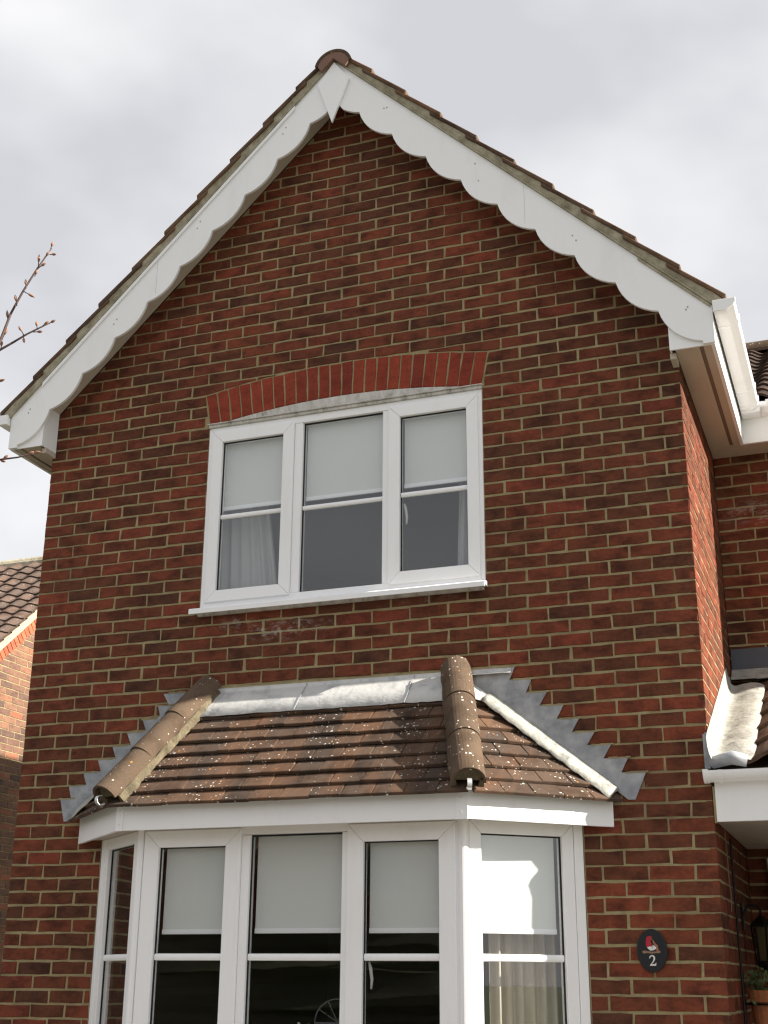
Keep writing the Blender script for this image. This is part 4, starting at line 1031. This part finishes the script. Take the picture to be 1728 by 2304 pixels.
art('wing', [(830, 920), (870, 950), (930, 1040), (985, 1080), (985, 1140), (930, 1120), (880, 1070), (840, 1000)], 'paint_brown', .0115)
art('tail', [(940, 1130), (985, 1140), (1000, 1210), (1030, 1230), (960, 1250), (920, 1200)], 'paint_brown', .0110)
art('perch', [(530, 1245), (600, 1215), (700, 1235), (800, 1250), (900, 1245), (1010, 1225), (1060, 1250), (1020, 1285), (900, 1290), (780, 1300), (680, 1280), (590, 1300), (545, 1275)], 'paint_twig', .0106)
art('eye', [(745, 868), (760, 868), (760, 882), (745, 882)], 'paint_black', .0118)
fcu = bpy.data.curves.new('number', 'FONT'); fcu.body = '2'; fcu.size = 1.0; fcu.extrude = .0
to = bpy.data.objects.new('tmp', fcu); COL.objects.link(to)
dg = bpy.context.evaluated_depsgraph_get(); tm = bpy.data.meshes.new_from_object(to.evaluated_get(dg)); bpy.data.objects.remove(to)
bpy.data.meshes.remove(tm)
# serif figure two, drawn as outline
two = [(722, 1425), (735, 1375), (780, 1340), (830, 1340), (875, 1370), (888, 1420), (875, 1475), (830, 1535), (785, 1578), (860, 1578), (885, 1572), (898, 1540), (915, 1540), (900, 1622), (735, 1622), (735, 1600), (800, 1530), (835, 1470), (843, 1420), (830, 1382), (800, 1372), (765, 1385), (742, 1430)]
bm = bmesh.new(); vs = [bm.verts.new(PF.p((x-810)*sc_, (1220-y)*sc_, .0112)) for x, y in two]; f = bm.faces.new(vs); bmesh.ops.recalc_face_normals(bm, faces=[f]); 
if f.normal.y > 0: f.normal_flip()
bmesh.ops.triangulate(bm, faces=[f]); me = bpy.data.meshes.new('number_two'); bm.to_mesh(me); bm.free(); o = obj('number_two', me, 'paint_white', pq); sm = o.modifiers.new('solid', 'SOLIDIFY'); sm.thickness = .001

# ------------------------------------------------------------------ things under the porch
LX, LY = 4.140, .92
e = empty('wall_lantern', (LX, LY, 1.60), 'black wall lantern in the dark recess under the porch', 'lamp')
mb = MB(); tube(mb, [(4.046, LY, 1.93), (4.075, LY, 1.985), (4.115, LY, 1.99), (LX, LY, 1.965), (LX, LY, 1.93)], .007); fbox(mb, SIDE, LY-.03, LY+.03, 1.86, 2.0, .003, .012); obj('bracket', mb, 'black_metal', e)
mb = MB(); V = [(1.935, .015), (1.89, .062), (1.876, .064)]
for (z0, r0), (z1, r1) in zip(V[:-1], V[1:]): tube(mb, [(LX, LY, z0), (LX, LY, z1)], [r0, r1], 6)
obj('cap', mb, 'black_metal', e)
mb = MB()
for k in range(6):
    a = math.pi/3*k; tube(mb, [(LX+.055*math.cos(a), LY+.055*math.sin(a), 1.876), (LX+.040*math.cos(a), LY+.040*math.sin(a), 1.70)], .004, 6)
tube(mb, [(LX, LY, 1.705), (LX, LY, 1.685), (LX, LY, 1.65)], [.046, .042, .010], 6); obj('cage', mb, 'black_metal', e)
mb = MB(); tube(mb, [(LX, LY, 1.876), (LX, LY, 1.705)], [.050, .037], 6); obj('glass_panes', mb, 'lamp_glass', e)
def lathe(mb, c0, prof, seg=20):
    V = []; F = []
    for z, r in prof: V += [(c0[0]+r*math.cos(2*math.pi*k/seg), c0[1]+r*math.sin(2*math.pi*k/seg), c0[2]+z) for k in range(seg)]
    for i in range(len(prof)-1): F += [(i*seg+k, i*seg+(k+1) % seg, (i+1)*seg+(k+1) % seg, (i+1)*seg+k) for k in range(seg)]
    F.append(tuple(range(seg))[::-1]); mb.add(V, F)
pc = (4.165, .62, 1.29)
e = empty('plant_pot', pc, 'terracotta pot with small trailing plant beside the dark porch wall', 'plant pot')
mb = MB(); lathe(mb, pc, [(0, .06), (.20, .085), (.215, .086), (.2155, .096), (.27, .10), (.272, .09), (.25, .088)]); obj('pot', mb, 'terracotta', e, smooth=False)
mb = MB(); tube(mb, [(pc[0]+.092*math.cos(a), pc[1]+.092*math.sin(a), pc[2]+.205) for a in [2*math.pi*k/24 for k in range(25)]], .005, 6); tube(mb, [(pc[0]-.09, pc[1], pc[2]+.205), (4.05, pc[1], pc[2]+.205)], .006, 6); obj('pot_ring', mb, 'black_metal', e)
mb = MB(); rg = random.Random(4)
for k in range(170):
    a = rg.uniform(0, 6.28); rr = rg.uniform(0, .15); c0 = Vector((pc[0]+rr*math.cos(a)-.03, pc[1]+rr*math.sin(a), pc[2]+.27+rg.uniform(-.10 if rr > .12 else 0, .11)*(1-rr*2)))
    d = Vector((rg.gauss(0, 1), rg.gauss(0, 1), rg.gauss(.3, 1))).normalized(); s_ = d.orthogonal().normalized(); l = rg.uniform(.018, .035)
    mb.add([c0, c0+d*l*.5+s_*l*.3, c0+d*l, c0+d*l*.5-s_*l*.3], [(0, 1, 2, 3)])
obj('leaves', mb, 'leaf', e, stuff=True)
e2 = MB(); tube(e2, [(4.05, .33, 2.335), (4.052, .34, 2.2), (4.050, .35, 2.10), (4.052, .37, 2.02), (4.049, .36, 1.93)], .003, 6)
o = obj('loose_wire', e2, 'cable'); o['label'] = 'thin pale wire hanging down the side wall below the porch soffit'; o['category'] = 'wire'
e2 = MB(); tube(e2, [(4.056, .50, 2.30), (4.058, .51, 1.6), (4.056, .50, .6), (4.056, .5, .02)], .006, 8)
o = obj('black_cable', e2, 'black_metal'); o['label'] = 'black cable running down the brick corner under the porch'; o['category'] = 'cable'

# ------------------------------------------------------------------ budding tree at the left edge
tree = empty('tree', (1.75, -4.0, 0), 'young tree with bare reddish budding twigs reaching in at the left edge', 'tree')
mb = MB(); tube(mb, [(1.75, -4, 0), (1.77, -4.0, 1.0), (1.75, -4.02, 2.0), (1.76, -3.98, 3.0), (1.75, -4.0, 3.7), (1.76, -4, 4.3)], [.045, .04, .033, .024, .012, .004], 10); obj('trunk', mb, 'bark', tree, smooth=True)
def px(u, v, y):
    d = CX*((u-864)/FPX)+CY*((v-1152)/FPX)+CZ; return CAM_LOC+d*((y-CAM_LOC.y)/d.y)
def bud(p, d, l, r):
    q = MB(); d = d.normalized(); tube(q, [p, p+d*l*.25, p+d*l*.55, p+d*l*.85, p+d*l], [r*.33, r*.66, r*.7, r*.33, r*.07], 7); obj('bud', q, 'bud', tree, smooth=True)
def twig(pts, r0, r1, root):
    P = [root]+[px(u, v, -4.0+.01*i) for i, (u, v) in enumerate(pts)]
    n = len(P); q = MB(); tube(q, P, [.014 if i == 0 else .74*(r0+(r1-r0)*(i-1)/(n-2)) for i in range(n)], 7); obj('branch', q, 'bark', tree, smooth=True); return P
Y = -3.97
twig([(-150, 1050), (-60, 890), (0, 768), (24, 706), (52, 655), (84, 604), (106, 573), (116, 559)], .0066, .0022, Vector((1.75, -4.0, 2.2)))
for a, b2, l in (((18, 728), (16, 700), .035), ((38, 688), (34, 665), .035), ((52, 655), (76, 668), .05), ((58, 650), (58, 630), .03), ((84, 605), (102, 592), .045), ((86, 604), (88, 575), .05), ((78, 622), (82, 612), .02), ((100, 580), (108, 570), .03), ((114, 560), (118, 548), .035), ((4, 765), (16, 740), .035), ((112, 573), (122, 572), .025)):
    p, q_ = px(*a, Y), px(*b2, Y); d = q_-p
    mm = MB(); tube(mm, [p, p+d*.55], [.0015, .0012], 6); obj('twig', mm, 'bark', tree); bud(p+d*.5, d, max(d.length*.6, .015), .0055)
twig([(-160, 900), (-60, 818), (0, 787), (30, 770), (60, 752), (90, 737), (112, 727)], .0060, .0024, Vector((1.75, -4.0, 2.6)))
for a, b2 in (((53, 753), (43, 735)), ((52, 754), (54, 768)), ((84, 742), (82, 724)), ((74, 747), (94, 746)), ((96, 733), (104, 727)), ((110, 728), (119, 723)), ((2, 785), (4, 772))):
    p, q_ = px(*a, Y), px(*b2, Y); d = q_-p; mm = MB(); tube(mm, [p, p+d*.6], [.0015, .0012], 6); obj('twig', mm, 'bark', tree); bud(p+d*.5, d, max(d.length*.6, .016), .0055)
twig([(-150, 1080), (-40, 1048), (0, 1034), (40, 1029), (66, 1022), (78, 1018)], .0045, .0022, Vector((1.75, -4.0, 2.0)))
for a, b2 in (((8, 1032), (18, 1024)), ((2, 1036), (10, 1038)), ((64, 1022), (74, 1017)), ((78, 1018), (92, 1017))):
    p, q_ = px(*a, Y), px(*b2, Y); d = q_-p; bud(p, d, max(d.length, .017), .0058)
twig([(-150, 900), (-60, 880), (-4, 858)], .005, .003, Vector((1.75, -4.0, 2.5))); bud(px(-3, 858, Y), px(12, 853, Y)-px(-3, 858, Y), .021, .0058)
rg = random.Random(21)
for k in range(12):                           # the rest of the little crown, left of the picture
    z = 1.9+.14*k; a = rg.uniform(2.0, 4.4); q = MB(); P = [Vector((1.75, -4, z))]
    for j in range(1, 5): P.append(P[0]+Vector((math.cos(a)*.13*j, math.sin(a)*.13*j, .13*j+rg.uniform(-.03, .03))))
    tube(q, P, [.016, .011, .008, .005, .002], 6); obj('branch', q, 'bark', tree, smooth=True)

# ------------------------------------------------------------------ neighbouring house on the left
nb = empty('neighbour_house', (-4.0, 2.0, 0), 'paler brick house with brown tiled roof behind the left corner', 'house')
NF = Fr((-4.0, 0, 0), (0, 1, 0), (0, 0, 1), (1, 0, 0))
NS = .882; nl = lambda y: 4.975+NS*(y-4.926)     # underside of the verge board
YR = 6.60; YF = 2.2; YBk = 2*YR-YF
ZR = nl(YR)
mb = MB(); fprism(mb, NF, [(YF, 0), (YBk, 0), (YBk, nl(YF)), (YR, ZR), (YF, nl(YF))], -.2, -.005)
nw = obj('gable_wall', mb, 'mortar', nb)
NBp = []
for r in range(0, 96):
    zb = r*CO+.01; zt = zb+.065; y = YF-(.1125 if r % 2 else 0)
    while y < YBk:
        a, b2 = max(y, YF), min(y+.215, YBk); zc = zt+.13*1.33
        poly = clip(clip([(a, zb), (b2, zb), (b2, zt), (a, zt)], -NS, 1, nl(0)-.155), NS, 1, nl(2*YR)-.155)
        if area(poly) > .0012: NBp.append(poly)
        y += .225
cd_ = sorted([(pix_area(NF, p) if 4.7 < p[0][0] < 6.2 else 0, i) for i, p in enumerate(NBp)], reverse=True)
ch = set(i for a, i in cd_[:200] if a > 0)
mb = MB(); NSTR = []
for i in range(6):
    m1 = MB(); piece(m1, Fr((0, 0, 0), NF.U, NF.V, NF.N), [(-.1075, -.0325), (.1075, -.0325), (.1075, .0325), (-.1075, .0325)], .03, 0, seed=900+i, sub=.11); me = m1.mesh('brick'); me.materials.append(MATS['pale_brick']); NSTR.append(me)
for i, poly in enumerate(NBp):
    if i in ch:
        cy = sum(p[0] for p in poly)/len(poly); cz = sum(p[1] for p in poly)/len(poly)
        if len(poly) == 4 and abs(area(poly)-.215*.065) < 1e-5: obj('brick', random.choice(NSTR), None, nw, loc=(-4.0, cy, cz))
        else:
            m1 = MB(); piece(m1, Fr((0, 0, 0), NF.U, NF.V, NF.N), [(p[0]-cy, p[1]-cz) for p in poly], .03, 0, seed=i, sub=.11); obj('brick', m1, 'pale_brick', nw, loc=(-4.0, cy, cz))
    else: piece(mb, NF, poly, .03, 0, r=random.uniform(.01, 1), seed=i, sub=.11)
obj('brick_courses', mb, 'pale_brick', nw, stuff=True)
# raked course of orange bricks under the verge
ca, sa = 1/math.hypot(1, NS), NS/math.hypot(1, NS)
for k in range(70):
    s0 = k*.075; yA = YF+s0*ca
    if yA > YR-.08: break
    p = lambda s, h: (YF+s*ca-h*sa, nl(YF)-.005+s*sa+h*ca-.0)
    poly = [p(s0, -.115), p(s0+.065, -.115), p(s0+.065, -.012), p(s0, -.012)]
    m1 = MB(); piece(m1, NF, poly, .02, .016, seed=k, sub=.11); obj('brick', m1, 'orange_brick', nw)
mb = MB(); fprism(mb, NF, [(YF-.2, nl(YF-.2)-.01), (YR, ZR-.01), (YBk+.2, nl(YF-.2)-.01), (YBk+.2, nl(YF-.2)+.095), (YR, ZR+.095), (YF-.2, nl(YF-.2)+.095)], .012, .03); obj('verge_board', mb, 'cream_board', nb)
NP = math.atan(NS); RX = -12.0
NR = Fr((RX, YF-.25, nl(YF-.25)+.105), (1, 0, 0), (0, math.cos(NP), math.sin(NP)), (0, -math.sin(NP), math.cos(NP))); LNR = (YR-YF+.25)/math.cos(NP)
mb = MB(); fprism(mb, NR, [(0, 0), (8.0, 0), (8.0, LNR), (0, LNR)], -.02, 0); nr = obj('front_roof_slope', mb, 'neighbour_tile', nb)
NT = MB(); pantile(NT, Fr((0, 0, 0), NR.U, NR.V, NR.N), -.25, 0, .25, .23, .034, .018, .024, 0); NTm = NT.mesh('roof_tile'); NTm.materials.append(MATS['neighbour_tile'])
mb = MB()
for rI in range(int(LNR/.17)+1):
    v0 = rI*.17-.02
    if v0+.17 > LNR+.03: break
    for cI in range(31):
        u1 = 8.05-cI*.25
        if rI > 18 and cI < 11: obj('roof_tile', NTm, None, nr, loc=NR.p(u1+random.uniform(-.006, .006), v0, .012))
        else: pantile(mb, NR, u1-.25, v0, .25, .23, .034, .018, .024+.012, random.uniform(.01, 1))
obj('tile_courses', mb, 'neighbour_tile', nr, stuff=True)
k = 0
while k < 17:
    obj('ridge_tile', half_round((-3.98-.45*k, YR, ZR+.06), (-3.98-.45*k-.44, YR, ZR+.06), .11, .02, (0, 0, 1), seg=8), 'verge_mortar', nb); k += 1
mb = MB(); fprism(mb, Fr((RX, YR, ZR+.06), (1, 0, 0), (0, math.cos(NP), -math.sin(NP)), (0, math.sin(NP), math.cos(NP))), [(0, 0), (8.0, 0), (8.0, LNR), (0, LNR)], -.02, 0); obj('back_roof_slope', mb, 'neighbour_tile', nb)
mb = MB(); fbox(mb, Fr((-4.2, YF, 0), (-1, 0, 0), (0, 0, 1), (0, -1, 0)), 0, 7.6, 0, nl(YF), -.2, 0); obj('front_wall', mb, 'pale_brick', nb)

# ------------------------------------------------------------------ house across the street (seen only in the panes)
ho = empty('opposite_house', (2, -24, 0), 'brick house across the street, seen only as dark reflection in the panes', 'house')
OF = Fr((-26, -24, 0), (1, 0, 0), (0, 0, 1), (0, 1, 0))
mb = MB(); fbox(mb, OF, 0, 34, 0, 5.0, -7, 0); obj('wall', mb, 'brick', ho)
mb = MB(); fprism(mb, Fr((-26.4, -24, 0), (0, 1, 0), (0, 0, 1), (1, 0, 0)), [(.4, 5.0), (-3.5, 7.6), (-7.4, 5.0)], 0, 34.8); obj('roof', mb, 'concrete_tile', ho)
for x in (2, 6.5, 11, 15.5, 19.5):
    for z in (1.0, 3.4):
        mb = MB(); mitred(mb, OF, x-.8, x+.8, z, z+1.2, .08, .01, .05); wn_ = obj('window', mb, 'room_dark', ho); mb = MB(); fbox(mb, OF, x-.72, x+.72, z+.08, z+1.12, .012, .02); obj('pane', mb, 'dark_window', wn_)
hg = MB(); rg = random.Random(9)
bm = bmesh.new(); bmesh.ops.create_cube(bm, size=1); bmesh.ops.subdivide_edges(bm, edges=bm.edges[:], cuts=14, use_grid_fill=True)
for v in bm.verts:
    v.co = Vector((v.co.x*40-10, v.co.y*1.2-19.5, (v.co.z+.5)*2.4)); v.co += Vector((rg.uniform(-.12, .12), rg.uniform(-.12, .12), rg.uniform(-.1, .12) if v.co.z > .1 else 0))
me = bpy.data.meshes.new('hedge'); bm.to_mesh(me); bm.free(); o = obj('hedge', me, 'hedge_leaf'); o['label'] = 'long clipped dark hedge across the street from the house'; o['category'] = 'hedge'

# ------------------------------------------------------------------ ground
mb = MB(); fbox(mb, PLAN, -400, 400, -400, 400, -.5, -.004); struct('ground', mb, 'lawn')
mb = MB(); fbox(mb, PLAN, -3.9, 9.0, -9.0, -.02, -.1, .0); struct('paving', mb, 'paving')
mb = MB(); fbox(mb, PLAN, -60, 60, -16.0, -11.1, -.1, -.0); struct('road', mb, 'asphalt')
mb = MB(); fbox(mb, PLAN, -60, 60, -11.1, -10.95, -.1, .11); struct('kerb', mb, 'kerb_stone')
mb = MB(); fbox(mb, PLAN, -60, 60, -10.95, -9.0, -.1, .10); struct('pavement', mb, 'paving')
